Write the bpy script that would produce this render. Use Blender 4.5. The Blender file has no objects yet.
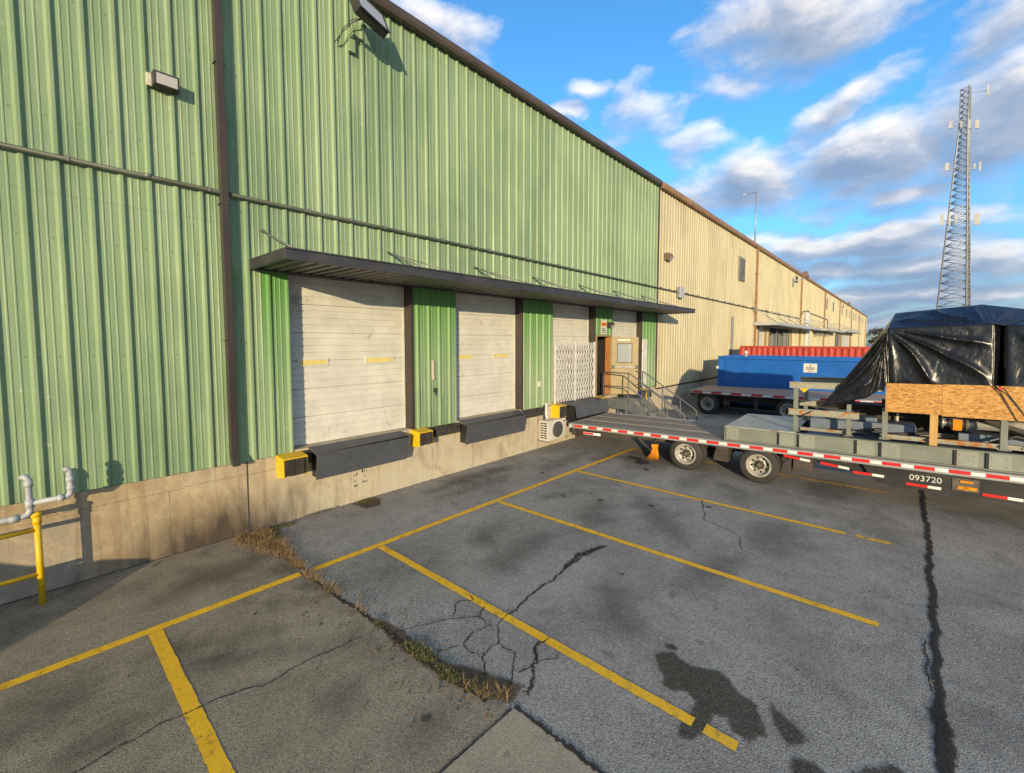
import bpy, bmesh, math, random
from mathutils import Vector, Matrix, noise
random.seed(7)
S = bpy.context.scene
COL = S.collection
R = math.radians
PI = math.pi

# ------------------------------------------------------------------ helpers
def tag(o, label=None, cat=None, group=None, kind=None):
    if label: o['label'] = label
    if cat: o['category'] = cat
    if group: o['group'] = group
    if kind: o['kind'] = kind
    return o

def thing(name, label, cat, loc=(0, 0, 0), rot=(0, 0, 0), group=None):
    o = bpy.data.objects.new(name, None)
    o.empty_display_size = 0.2
    COL.objects.link(o)
    o.location = loc
    o.rotation_euler = rot
    return tag(o, label, cat, group)

def wmat(o):
    m = Matrix.LocRotScale(o.location, o.rotation_euler, o.scale)
    return wmat(o.parent) @ m if o.parent else m

def copy_tree(o, parent=None):
    c = o.copy(); COL.objects.link(c); c.parent = parent
    for ch in list(o.children): copy_tree(ch, c)
    return c

class MB:
    """collects shapes, links them as ONE mesh object"""
    def __init__(s):
        s.v = []; s.f = []; s.mi = []; s.sm = []; s.m = 0
    def face(s, idx, smooth=False):
        s.f.append(tuple(idx)); s.mi.append(s.m); s.sm.append(smooth)
    def quad(s, a, b, c, d, smooth=False):
        n = len(s.v); s.v += [Vector(p) for p in (a, b, c, d)]
        s.face((n, n+1, n+2, n+3), smooth)
    def box(s, x0, x1, y0, y1, z0, z1, M=None):
        n = len(s.v)
        P = [Vector(p) for p in ((x0,y0,z0),(x1,y0,z0),(x1,y1,z0),(x0,y1,z0),(x0,y0,z1),(x1,y0,z1),(x1,y1,z1),(x0,y1,z1))]
        if M: P = [M @ p for p in P]
        s.v += P
        for q in ((0,3,2,1),(4,5,6,7),(0,1,5,4),(1,2,6,5),(2,3,7,6),(3,0,4,7)):
            s.face([n+i for i in q])
    def tube(s, pts, r, n=8, caps=True, smooth=True):
        pts = [Vector(p) for p in pts]
        if not hasattr(r, '__len__'): r = [r]*len(pts)
        rings = []
        up = None
        for i, p in enumerate(pts):
            if i == 0: d = pts[1]-pts[0]
            elif i == len(pts)-1: d = pts[-1]-pts[-2]
            else: d = (pts[i+1]-p).normalized() + (p-pts[i-1]).normalized()
            d = d.normalized()
            if up is None:
                up = Vector((0,0,1)) if abs(d.z) < .9 else Vector((1,0,0))
            a = d.cross(up)
            if a.length < 1e-4:
                a = d.cross(Vector((0,1,0)))
            a.normalize(); b = a.cross(d).normalized(); up = b
            base = len(s.v)
            for k in range(n):
                t = 2*PI*k/n
                s.v.append(p + (a*math.cos(t) + b*math.sin(t))*r[i])
            rings.append(base)
        for i in range(len(rings)-1):
            for k in range(n):
                s.face((rings[i]+k, rings[i]+(k+1)%n, rings[i+1]+(k+1)%n, rings[i+1]+k), smooth)
        if caps:
            s.face([rings[0]+k for k in range(n)][::-1]); s.face([rings[-1]+k for k in range(n)])
    def lathe(s, c, axis, prof, n=28, smooth=True, caps=True):
        """prof: list of (offset along axis, radius)"""
        c = Vector(c); ax = Vector(axis).normalized()
        a = ax.orthogonal().normalized(); b = ax.cross(a)
        rings = []
        for (o, r) in prof:
            base = len(s.v)
            for k in range(n):
                t = 2*PI*k/n
                s.v.append(c + ax*o + (a*math.cos(t)+b*math.sin(t))*max(r, .0005))
            rings.append(base)
        for i in range(len(rings)-1):
            for k in range(n):
                s.face((rings[i]+k, rings[i]+(k+1)%n, rings[i+1]+(k+1)%n, rings[i+1]+k), smooth)
        if caps: s.face([rings[0]+k for k in range(n)][::-1]); s.face([rings[-1]+k for k in range(n)])
    def prism(s, poly, ext):
        """poly: planar list of 3d points, ext: extrusion vector"""
        n = len(s.v); k = len(poly); e = Vector(ext)
        s.v += [Vector(p) for p in poly] + [Vector(p)+e for p in poly]
        s.face(list(range(n, n+k))[::-1]); s.face(list(range(n+k, n+2*k)))
        for i in range(k):
            j = (i+1) % k
            s.face((n+i, n+j, n+k+j, n+k+i))
    def bar(s, a, b, w, h=None, up=(0,0,1)):
        a = Vector(a); b = Vector(b); h = h or w
        d = (b-a).normalized(); u = Vector(up)
        sx = d.cross(u)
        if sx.length < 1e-4: sx = d.cross(Vector((0,1,0)))
        sx.normalize(); uy = sx.cross(d).normalized()
        s.prism([a+sx*w/2+uy*h/2, a-sx*w/2+uy*h/2, a-sx*w/2-uy*h/2, a+sx*w/2-uy*h/2], b-a)
    def build(s, name, mats, parent=None, local=False, bevel=0, origin=True):
        if not isinstance(mats, (list, tuple)): mats = [mats]
        V = s.v; loc = Vector((0,0,0))
        if parent is not None and not local:
            inv = wmat(parent).inverted(); V = [inv @ p for p in V]
        elif parent is None and origin:
            xs = [p.x for p in V]; ys = [p.y for p in V]; zs = [p.z for p in V]
            loc = Vector(((min(xs)+max(xs))/2, (min(ys)+max(ys))/2, min(zs)))
            V = [p-loc for p in V]
        me = bpy.data.meshes.new(name)
        me.from_pydata([tuple(p) for p in V], [], s.f)
        for m in mats: me.materials.append(m)
        me.polygons.foreach_set('material_index', s.mi)
        me.polygons.foreach_set('use_smooth', s.sm)
        bm = bmesh.new(); bm.from_mesh(me)
        bmesh.ops.recalc_face_normals(bm, faces=bm.faces)
        bm.to_mesh(me); bm.free()
        me.update()
        o = bpy.data.objects.new(name, me); COL.objects.link(o)
        o.location = loc
        if parent is not None: o.parent = parent
        if bevel:
            b = o.modifiers.new('bevel', 'BEVEL'); b.width = bevel; b.segments = 2
            b.limit_method = 'ANGLE'; b.angle_limit = R(50)
        return o

def boxpart(name, mats, parent, *b, bevel=0, local=False):
    m = MB(); m.box(*b); return m.build(name, mats, parent, bevel=bevel, local=local)

def text_mesh(body, size, ex=0.002):
    cu = bpy.data.curves.new('txt', 'FONT'); cu.body = body; cu.size = size; cu.extrude = ex
    cu.align_x = 'LEFT'
    o = bpy.data.objects.new('txt', cu); COL.objects.link(o)
    dg = bpy.context.evaluated_depsgraph_get(); dg.update()
    me = bpy.data.meshes.new_from_object(o.evaluated_get(dg))
    bpy.data.objects.remove(o)
    return me

# ------------------------------------------------------------------ materials
class NT:
    def __init__(s, tree): s.t = tree; s.n = tree.nodes; s.l = tree.links
    def node(s, typ, **kw):
        n = s.n.new(typ)
        for k, v in kw.items(): setattr(n, k, v)
        return n
    def link(s, a, b): s.l.new(a, b)
    def math(s, op, a, b=None, c=None, clamp=False):
        n = s.node('ShaderNodeMath', operation=op, use_clamp=clamp)
        for i, x in enumerate((a, b, c)):
            if x is None: continue
            if isinstance(x, (int, float)): n.inputs[i].default_value = x
            else: s.link(x, n.inputs[i])
        return n.outputs[0]
    def mix(s, fac, a, b, blend='MIX'):
        n = s.node('ShaderNodeMix', data_type='RGBA', blend_type=blend)
        for sock, x in ((n.inputs[0], fac), (n.inputs[6], a), (n.inputs[7], b)):
            if isinstance(x, (int, float)): sock.default_value = x
            elif isinstance(x, tuple): sock.default_value = (*x[:3], 1)
            else: s.link(x, sock)
        return n.outputs[2]
    def coord(s, scale=(1,1,1), kind='Object', world=False):
        m = s.node('ShaderNodeMapping'); m.inputs['Scale'].default_value = scale
        if world:
            g = s.node('ShaderNodeNewGeometry'); s.link(g.outputs['Position'], m.inputs[0])
        else:
            t = s.node('ShaderNodeTexCoord'); s.link(t.outputs[kind], m.inputs[0])
        return m.outputs[0]
    def noise(s, vec, scale=5, detail=4, rough=.55, dist=0):
        n = s.node('ShaderNodeTexNoise'); n.inputs['Scale'].default_value = scale
        n.inputs['Detail'].default_value = detail; n.inputs['Roughness'].default_value = rough
        n.inputs['Distortion'].default_value = dist
        s.link(vec, n.inputs['Vector']); return n.outputs['Fac']
    def ramp(s, fac, stops):
        n = s.node('ShaderNodeValToRGB'); e = n.color_ramp.elements
        while len(e) < len(stops): e.new(.5)
        for el, (p, c) in zip(e, stops):
            el.position = p; el.color = (c, c, c, 1) if isinstance(c, (int, float)) else (*c, 1)
        s.link(fac, n.inputs[0]); return n.outputs[0]
    def bump(s, h, strength=.3, dist=.01, normal=None):
        n = s.node('ShaderNodeBump'); n.inputs['Strength'].default_value = strength
        n.inputs['Distance'].default_value = dist; s.link(h, n.inputs['Height'])
        if normal is not None: s.link(normal, n.inputs['Normal'])
        return n.outputs[0]

def newmat(name):
    m = bpy.data.materials.new(name); m.use_nodes = True
    nt = NT(m.node_tree); b = m.node_tree.nodes['Principled BSDF']
    return m, nt, b

def weather(name, c, c2=None, scale=3, rough=.6, metal=0, stretch=(1,1,1), fine=0, bump=0, lo=.35, hi=.68, spec=.4,
            rust=None, rust_t=.62, rust_scale=6, detail=5):
    """surface of two tones mixed by noise, optional rust / dirt patches of their own colour"""
    m, t, b = newmat(name)
    c2 = c2 or tuple(x*.72 for x in c)
    v = t.coord(stretch, world=False)
    n1 = t.noise(v, scale, detail, .6)
    f = t.ramp(n1, [(lo, 0), (hi, 1)])
    col = t.mix(f, c, c2)
    if fine:
        n2 = t.noise(t.coord(), fine, 3, .6)
        col = t.mix(t.math('MULTIPLY', t.ramp(n2, [(.3, 0), (.7, 1)]), .35), col, tuple(x*.55 for x in c2))
    if rust:
        n3 = t.noise(t.coord(), rust_scale, 6, .65, .6)
        col = t.mix(t.ramp(n3, [(rust_t, 0), (rust_t+.06, 1)]), col, rust)
    t.link(col, b.inputs['Base Color'])
    b.inputs['Roughness'].default_value = rough; b.inputs['Metallic'].default_value = metal
    b.inputs['Specular IOR Level'].default_value = spec
    if bump:
        nb = t.noise(v, scale*6, 4, .6)
        t.link(t.bump(nb, .5, bump), b.inputs['Normal'])
    return m

M = {}
def siding_mat(name, c_main, c_fade, c_dirt, awning_tone=None, streak=None):
    m, t, b = newmat(name)
    v = t.coord(world=True)
    streaks = t.noise(t.coord((2.6, 2.6, .12), world=True), 1.6, 5, .6)
    blot = t.noise(t.coord((.5, .5, .28), world=True), 1.3, 4, .55)
    col = t.mix(t.ramp(streaks, [(.35, 0), (.7, 1)]), c_main, c_fade)
    col = t.mix(t.math('MULTIPLY', t.ramp(blot, [(.42, 0), (.66, 1)]), .85), col, c_dirt)
    # chalky runs and scuffs
    fine = t.noise(t.coord((9, 9, .35), world=True), 2.2, 5, .65)
    col = t.mix(t.math('MULTIPLY', t.ramp(fine, [(.54, 0), (.72, 1)]), .45), col, tuple(min(1, x*1.45+.02) for x in c_fade))
    sp = t.noise(t.coord((1, 1, 1), world=True), 9, 3, .7)
    sp2 = t.noise(t.coord((1, 1, .5), world=True), .8, 2, .5)
    col = t.mix(t.math('MULTIPLY', t.math('MULTIPLY', t.ramp(sp, [(.66, 0), (.70, 1)]), t.ramp(sp2, [(.45, 0), (.6, 1)])), .55), col, tuple(x*.7+.2 for x in c_fade))
    if streak:
        s2 = t.noise(t.coord((3.5, 3.5, .06), world=True), 1.1, 4, .6)
        col = t.mix(t.math('MULTIPLY', t.ramp(s2, [(.58, 0), (.7, 1)]), .5), col, streak)
    sep = t.node('ShaderNodeSeparateXYZ'); t.link(v, sep.inputs[0])
    z = sep.outputs['Z']
    # panel end laps every 3.05 m
    lap = t.math('PINGPONG', t.math('ADD', z, -5.05), 2.2)
    col = t.mix(t.math('MULTIPLY', t.math('LESS_THAN', lap, .010), .22), col, tuple(x*.5 for x in c_main))
    # rows of screw heads
    xx = t.math('PINGPONG', t.math('ADD', sep.outputs['X'], .08), .1524)
    zz = t.math('PINGPONG', t.math('ADD', z, -1.5), .75)
    sc = t.math('MULTIPLY', t.math('LESS_THAN', t.math('ABSOLUTE', t.math('SUBTRACT', xx, .1)), .011), t.math('LESS_THAN', zz, .011))
    col = t.mix(t.math('MULTIPLY', sc, .5), col, (.05, .07, .05))
    if awning_tone:  # deeper green blended into the siding just below the awning
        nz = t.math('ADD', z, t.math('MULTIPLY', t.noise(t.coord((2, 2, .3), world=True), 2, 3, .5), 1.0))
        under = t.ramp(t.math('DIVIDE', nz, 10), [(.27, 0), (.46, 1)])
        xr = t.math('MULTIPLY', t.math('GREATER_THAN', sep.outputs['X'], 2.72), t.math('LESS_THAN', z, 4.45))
        col = t.mix(t.math('MULTIPLY', t.math('MULTIPLY', under, xr), .85), col, awning_tone)
    t.link(col, b.inputs['Base Color'])
    b.inputs['Roughness'].default_value = .5; b.inputs['Specular IOR Level'].default_value = .35
    oil = t.noise(t.coord((1, 1, .35), world=True), 1.7, 2, .5)
    t.link(t.bump(oil, .35, .03), b.inputs['Normal'])
    return m

M['green'] = siding_mat('green_siding', (.19, .28, .15), (.27, .345, .20), (.15, .225, .125), awning_tone=(.085, .25, .05))
M['tan'] = siding_mat('tan_siding', (.41, .365, .225), (.47, .425, .285), (.36, .315, .20), streak=(.29, .25, .165))
M['trim'] = weather('dark_brown_trim', (.035, .028, .024), (.055, .042, .034), 2, .45, stretch=(1, 1, .3))
M['tantrim'] = weather('tan_brown_trim', (.24, .125, .05), (.32, .19, .09), 2, .5)
M['gutter'] = weather('gutter_metal', (.05, .038, .032), (.095, .07, .055), 3, .4, stretch=(.3, 1, 1))
M['door'] = weather('white_door_paint', (.66, .64, .56), (.57, .55, .48), 1.3, .5, stretch=(.5, 1, 2.2), fine=3, rust=(.36, .33, .27), rust_t=.64, rust_scale=2.2)
M['lite'] = weather('yellowed_door_lite', (.70, .58, .20), (.58, .46, .15), 4, .25)
M['canopy'] = weather('charcoal_canopy_metal', (.045, .045, .052), (.07, .068, .07), 3, .45, metal=.3)
M['canopydeck'] = weather('awning_underside', (.12, .115, .105), (.17, .16, .145), 3, .45, metal=.2, stretch=(1, .2, 1))
M['canopy_pale'] = weather('pale_canopy_metal', (.42, .42, .41), (.55, .54, .50), 2, .45, metal=.3)
M['galv'] = weather('galvanised_steel', (.40, .41, .42), (.28, .29, .30), 5, .45, metal=.6)
M['pipegrey'] = weather('grey_painted_pipe', (.40, .42, .44), (.30, .31, .32), 6, .45, rust=(.16, .09, .05), rust_t=.68)
M['conduit'] = weather('aged_conduit', (.055, .065, .05), (.11, .12, .095), 3, .55, metal=.2, stretch=(.4, 1, 1))
M['gategrey2'] = weather('dull_coupling', (.16, .165, .15), (.24, .24, .22), 5, .5, metal=.3)
M['yellow'] = weather('safety_yellow_paint', (.80, .50, .012), (.68, .40, .012), 5, .42, fine=30, rust=(.12, .07, .03), rust_t=.74)
M['rubber'] = weather('worn_black_rubber', (.018, .017, .016), (.06, .05, .042), 9, .85, bump=.02, fine=30)
M['tyre'] = weather('tyre_rubber', (.022, .021, .021), (.045, .042, .04), 4, .8, fine=18)
M['lip'] = weather('dark_slate_steel', (.060, .066, .080), (.085, .09, .10), 3, .5, fine=14, rust=(.13, .10, .08), rust_t=.72)
M['stair'] = weather('slate_stair_paint', (.085, .095, .11), (.13, .14, .155), 4, .5, fine=14)
M['tread'] = weather('bare_tread_plate', (.42, .42, .40), (.28, .28, .27), 6, .4, metal=.5, fine=30)
M['lampblack'] = weather('lamp_housing', (.03, .028, .026), (.05, .045, .04), 6, .5)
M['bronze'] = weather('bronze_lamp', (.13, .085, .05), (.2, .13, .08), 6, .5)
M['whitepaint'] = weather('white_paint', (.62, .60, .55), (.48, .46, .42), 4, .5)
M['acwhite'] = weather('ac_casing', (.60, .57, .50), (.46, .43, .38), 5, .45)
M['acdark'] = weather('ac_grille', (.05, .055, .06), (.09, .09, .09), 8, .5)
M['persondoor'] = weather('olive_tan_door', (.29, .225, .11), (.24, .18, .085), 3, .5)
M['doorwood'] = weather('orange_wood_edge', (.42, .17, .05), (.34, .12, .035), 3, .5, stretch=(3, 3, .4))
M['darkroom'] = weather('dark_interior', (.012, .010, .010), (.02, .018, .016), 2, .9)
M['gategrey'] = weather('gate_steel', (.66, .64, .60), (.50, .49, .46), 5, .45, metal=.1)
M['skid'] = weather('grey_green_steel', (.155, .17, .145), (.21, .225, .195), 2.2, .5, fine=8, rust=(.20, .085, .03), rust_t=.69, rust_scale=5)
M['skidmid'] = weather('grey_green_splice', (.215, .23, .195), (.27, .285, .245), 2.2, .5, fine=8, rust=(.25, .10, .03), rust_t=.68)
M['skidtop'] = weather('grey_green_plate', (.44, .44, .38), (.35, .355, .31), 2.2, .5, fine=8, rust=(.27, .10, .03), rust_t=.625, rust_scale=1.6)
M['rusty'] = weather('rusty_beam', (.34, .33, .26), (.28, .27, .21), 3, .6, fine=12, rust=(.33, .13, .03), rust_t=.53, rust_scale=4)
M['bluesteel'] = weather('blue_grey_machine', (.13, .17, .24), (.20, .23, .28), 3, .4, metal=.2, fine=9)
M['steelpipe'] = weather('bright_pipe_steel', (.50, .50, .48), (.36, .36, .34), 5, .35, metal=.6)
M['redpaint'] = weather('red_valve_paint', (.55, .05, .03), (.42, .04, .03), 6, .4)
M['cream'] = weather('cream_hopper', (.62, .58, .46), (.50, .45, .34), 2, .55, fine=8)
M['chassis'] = weather('black_chassis', (.012, .012, .014), (.03, .028, .026), 3, .5, fine=9)
M['undersides'] = weather('dusty_chassis', (.035, .030, .026), (.08, .06, .045), 4, .75, fine=12)
M['rail'] = weather('trailer_rail', (.34, .35, .35), (.24, .24, .24), 4, .45, metal=.3)
M['tapered'] = weather('red_reflective_tape', (.58, .02, .02), (.46, .018, .018), 8, .35)
M['tapewhite'] = weather('white_reflective_tape', (.72, .71, .70), (.55, .54, .52), 8, .35)
M['rimsteel'] = weather('pale_wheel_steel', (.48, .46, .42), (.30, .27, .23), 8, .45, metal=.2, fine=25)
M['hub'] = weather('greasy_hub', (.13, .115, .085), (.06, .05, .04), 10, .5, fine=20)
M['amber'] = weather('amber_lens', (.75, .27, .01), (.6, .2, .01), 8, .25)
M['bluebin'] = weather('blue_dumpster_paint', (.008, .098, .40), (.014, .125, .45), 1.2, .42, fine=5, rust=(.05, .10, .22), rust_t=.66, rust_scale=3)
M['redbox'] = weather('red_container_paint', (.48, .055, .035), (.36, .045, .03), 1.5, .5, fine=6, rust=(.2, .06, .03), rust_t=.7)
M['orange'] = weather('orange_bristle', (.70, .29, .02), (.55, .2, .015), 20, .7, stretch=(6, 6, .4))
M['woodpost'] = weather('pine_post', (.50, .30, .10), (.38, .21, .07), 4, .65, stretch=(3, 3, .5))
M['inkdark'] = weather('dark_print', (.03, .03, .04), (.05, .05, .06), 9, .6)
M['inkred'] = weather('red_print', (.5, .05, .03), None, 9, .6)
M['steeltower'] = weather('tower_steel', (.26, .28, .31), (.34, .36, .39), .3, .5, metal=.3)
M['antenna'] = weather('antenna_white', (.45, .45, .43), (.36, .36, .34), 1, .5)
M['slit'] = weather('dark_window_panel', (.10, .10, .10), (.15, .14, .13), 2, .3)
M['louver'] = weather('louver_grey', (.26, .26, .24), (.2, .2, .19), 3, .5)
M['roof'] = weather('roof_sheet', (.30, .27, .24), (.25, .22, .2), .4, .5)
M['bark'] = weather('bark', (.07, .055, .04), (.1, .08, .06), 3, .9)
M['leaf'] = weather('autumn_leaf', (.07, .065, .03), (.09, .07, .035), 2, .8)
M['carpaint'] = weather('silver_car_paint', (.35, .36, .38), (.33, .34, .36), 1, .25, metal=.6)
M['carglass'] = weather('car_glass', (.02, .025, .03), None, 1, .06)
M['strap'] = weather('black_strap', (.02, .02, .02), (.04, .04, .04), 9, .7)

def glass_pane():
    m, t, b = newmat('door_glass')
    b.inputs['Base Color'].default_value = (.55, .60, .60, 1)
    b.inputs['Roughness'].default_value = .04
    b.inputs['Transmission Weight'].default_value = .55
    b.inputs['Specular IOR Level'].default_value = .9
    return m
M['glass'] = glass_pane()
def lens():
    m, t, b = newmat('lamp_lens')
    n = t.noise(t.coord((1, 1, 1)), 60, 2)
    b.inputs['Base Color'].default_value = (.40, .39, .37, 1)
    b.inputs['Roughness'].default_value = .15
    t.link(t.bump(n, .6, .004), b.inputs['Normal'])
    return m
M['lens'] = lens()

def osb():
    m, t, b = newmat('osb_board')
    mq = t.node('ShaderNodeMapping'); mq.inputs['Rotation'].default_value = (-.35, 0, 0); mq.inputs['Scale'].default_value = (1, 2.4, 7); t.link(t.coord(world=True), mq.inputs[0]); v = mq.outputs[0]
    vo = t.node('ShaderNodeTexVoronoi'); vo.inputs['Scale'].default_value = 6; t.link(v, vo.inputs['Vector'])
    w = t.node('ShaderNodeTexVoronoi'); w.inputs['Scale'].default_value = 11
    mp = t.node('ShaderNodeMapping'); mp.inputs['Rotation'].default_value = (1.0, 0, 0); mp.inputs['Scale'].default_value = (1, 2.2, 6)
    t.link(t.coord(world=True), mp.inputs[0]); t.link(mp.outputs[0], w.inputs['Vector'])
    s1 = t.node('ShaderNodeSeparateColor'); t.link(vo.outputs['Color'], s1.inputs[0])
    s2 = t.node('ShaderNodeSeparateColor'); t.link(w.outputs['Color'], s2.inputs[0])
    f = t.math('MULTIPLY', t.math('ADD', s1.outputs[0], s2.outputs[1]), .5)
    n = t.node('ShaderNodeValToRGB'); e = n.color_ramp.elements
    e[0].position = .1; e[0].color = (.24, .10, .02, 1); e[1].position = .9; e[1].color = (.56, .31, .085, 1)
    x = e.new(.45); x.color = (.42, .20, .042, 1)
    t.link(f, n.inputs[0]); t.link(n.outputs[0], b.inputs['Base Color'])
    b.inputs['Roughness'].default_value = .65
    t.link(t.bump(f, .3, .004), b.inputs['Normal'])
    return m
M['osb'] = osb()

def tarp_mat():
    m, t, b = newmat('black_plastic_tarp')
    v = t.coord((1, 1, 1), world=True)
    w = t.noise(v, 1.6, 3, .5, 1.2)
    n = t.noise(t.coord((1, 1.6, .8), world=True), 3.2, 3, .5, 2.0)
    col = t.mix(t.ramp(n, [(.4, 0), (.7, 1)]), (.004, .0045, .006), (.009, .010, .013))
    t.link(col, b.inputs['Base Color'])
    b.inputs['Roughness'].default_value = .29; b.inputs['Specular IOR Level'].default_value = .42
    h = t.math('ADD', t.math('MULTIPLY', w, 1.0), t.math('MULTIPLY', n, .5))
    t.link(t.bump(h, .28, .05), b.inputs['Normal'])
    return m
M['tarp'] = tarp_mat()

def tarp_top_mat():  # blue base colour paints the sky's reflection into the tarp's top faces
    m = tarp_mat(); m.name = 'sky_tinted_tarp'
    b = m.node_tree.nodes['Principled BSDF']
    for l in list(b.inputs['Base Color'].links): m.node_tree.links.remove(l)
    b.inputs['Base Color'].default_value = (.005, .010, .028, 1)
    b.inputs['Roughness'].default_value = .42; b.inputs['Specular IOR Level'].default_value = .35
    return m
M['tarpsky'] = tarp_top_mat()

def concrete_wall():
    m, t, b = newmat('foundation_concrete')
    v = t.coord(world=True)
    n1 = t.noise(v, .9, 6, .6); n2 = t.noise(t.coord((1.6, 1, .35), world=True), 2.6, 6, .62); n3 = t.noise(v, 26, 4, .7)
    col = t.mix(t.ramp(n1, [(.38, 0), (.66, 1)]), (.33, .24, .135), (.40, .315, .195))
    col = t.mix(t.math('MULTIPLY', t.ramp(n2, [(.47, 0), (.72, 1)]), .7), col, (.19, .12, .06))
    col = t.mix(t.math('MULTIPLY', t.ramp(n3, [(.5, 0), (.75, 1)]), .35), col, (.22, .15, .09))
    sep = t.node('ShaderNodeSeparateXYZ'); t.link(v, sep.inputs[0])
    # paler, cleaner wall under the docks, greyer to the far left
    xr = t.ramp(t.math('DIVIDE', t.math('ADD', sep.outputs['X'], t.math('MULTIPLY', n1, 1.5)), 20), [(.12, 0), (.22, 1)])
    col = t.mix(t.math('MULTIPLY', xr, .8), col, (.50, .45, .34))
    lf = t.ramp(t.math('MULTIPLY', t.math('ADD', sep.outputs['X'], t.math('MULTIPLY', n2, .6)), .5), [(.30, 1), (.45, 0)])
    col = t.mix(t.math('MULTIPLY', t.math('MULTIPLY', lf, t.math('LESS_THAN', sep.outputs['Z'], .9)), .45), col, (.30, .29, .26))
    m1 = t.noise(v, 4.5, 6, .68, .5); m2 = t.noise(v, 1.7, 6, .65, .8)
    col = t.mix(t.math('MULTIPLY', t.ramp(m1, [(.48, 0), (.62, 1)]), .5), col, (.46, .37, .23))
    col = t.mix(t.math('MULTIPLY', t.ramp(m2, [(.52, 0), (.66, 1)]), .38), col, (.20, .14, .085))
    pits = t.noise(v, 55, 2, .5)
    col = t.mix(t.math('MULTIPLY', t.ramp(pits, [(.64, 0), (.70, 1)]), .7), col, (.12, .08, .05))
    # old water streaks
    st = t.noise(t.coord((5.5, 1, .25), world=True), 1.6, 4, .6)
    col = t.mix(t.math('MULTIPLY', t.ramp(st, [(.54, 0), (.66, 1)]), .42), col, (.20, .135, .08))
    # black mould spread at the foot by the construction joint
    dx = t.math('MULTIPLY', t.math('ADD', sep.outputs['X'], -2.1), .8)
    dz = t.math('MULTIPLY', sep.outputs['Z'], 2.0)
    d = t.math('SQRT', t.math('ADD', t.math('MULTIPLY', dx, dx), t.math('MULTIPLY', dz, dz)))
    d = t.math('ADD', t.math('MULTIPLY', d, .40), t.math('MULTIPLY', t.math('SUBTRACT', n2, .3), .9))
    col = t.mix(t.math('MULTIPLY', t.ramp(d, [(.32, 1), (.80, 0)]), .92), col, (.035, .026, .02))
    t.link(col, b.inputs['Base Color']); b.inputs['Roughness'].default_value = .9
    t.link(t.bump(t.math('ADD', n3, t.math('MULTIPLY', n2, 2)), .4, .012), b.inputs['Normal'])
    return m
M['concrete'] = concrete_wall()

def pavement(name, c1, c2, speck_d, speck_l, agg=150, patch=.7, oil=.5, tint=None):
    m, t, b = newmat(name)
    v = t.coord(world=True)
    big = t.noise(v, patch, 6, .62, .6); mid = t.noise(v, 2.6, 6, .65, .3); fine = t.noise(v, agg, 2, .6)
    vo = t.node('ShaderNodeTexVoronoi'); vo.inputs['Scale'].default_value = agg*.55; t.link(v, vo.inputs['Vector'])
    sc = t.node('ShaderNodeSeparateColor'); t.link(vo.outputs['Color'], sc.inputs[0])
    col = t.mix(t.ramp(big, [(.33, 0), (.66, 1)]), c1, c2)
    col = t.mix(t.math('MULTIPLY', t.ramp(mid, [(.48, 0), (.72, 1)]), .5), col, tuple(x*.55 for x in c1))
    col = t.mix(t.math('MULTIPLY', t.ramp(sc.outputs[0], [(.62, 0), (.9, 1)]), .65), col, speck_l)
    col = t.mix(t.math('MULTIPLY', t.ramp(sc.outputs[1], [(.6, 0), (.95, 1)]), .7), col, speck_d)
    o1 = t.noise(v, .55, 6, .62, .8); o2 = t.noise(v, 1.7, 5, .7, .5)
    spots = t.math('MULTIPLY', t.ramp(o1, [(.47, 0), (.62, 1)]), t.ramp(o2, [(.40, 0), (.62, 1)]))
    col = t.mix(t.math('MULTIPLY', spots, oil), col, speck_d)
    o3 = t.noise(v, 3.1, 3, .5, .3)
    col = t.mix(t.math('MULTIPLY', t.ramp(o3, [(.70, 0), (.74, 1)]), .5), col, speck_d)
    if tint:
        tn = t.noise(v, .4, 3, .5)
        col = t.mix(t.math('MULTIPLY', t.ramp(tn, [(.45, 0), (.6, 1)]), .6), col, tint)
    t.link(col, b.inputs['Base Color'])
    b.inputs['Roughness'].default_value = .82; b.inputs['Specular IOR Level'].default_value = .35
    h = t.math('ADD', t.math('MULTIPLY', vo.outputs['Distance'], 1.0), t.math('MULTIPLY', fine, .6))
    t.link(t.bump(h, .7, .006), b.inputs['Normal'])
    return m
M['asphalt'] = pavement('asphalt', (.225, .215, .198), (.335, .322, .298), (.10, .096, .09), (.42, .41, .39))
M['oldasphalt'] = pavement('old_brown_asphalt', (.225, .188, .138), (.315, .27, .202), (.085, .07, .052), (.42, .37, .285), agg=210, oil=.8)
M['slab'] = pavement('concrete_slab', (.33, .285, .215), (.39, .34, .26), (.16, .135, .10), (.47, .42, .33), agg=260, oil=.15)
M['wetstain'] = pavement('oil_stain', (.062, .054, .044), (.085, .075, .062), (.035, .03, .025), (.16, .145, .12))
M['crackdark'] = pavement('crack_fill', (.022, .020, .019), (.032, .030, .028), (.012, .012, .012), (.05, .048, .045))
M['dirt'] = pavement('dirt', (.08, .058, .036), (.10, .075, .046), (.04, .03, .02), (.16, .12, .08))
M['palecrack'] = pavement('pale_crack', (.36, .35, .32), (.44, .42, .39), (.09, .09, .09), (.36, .35, .33))

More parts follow.
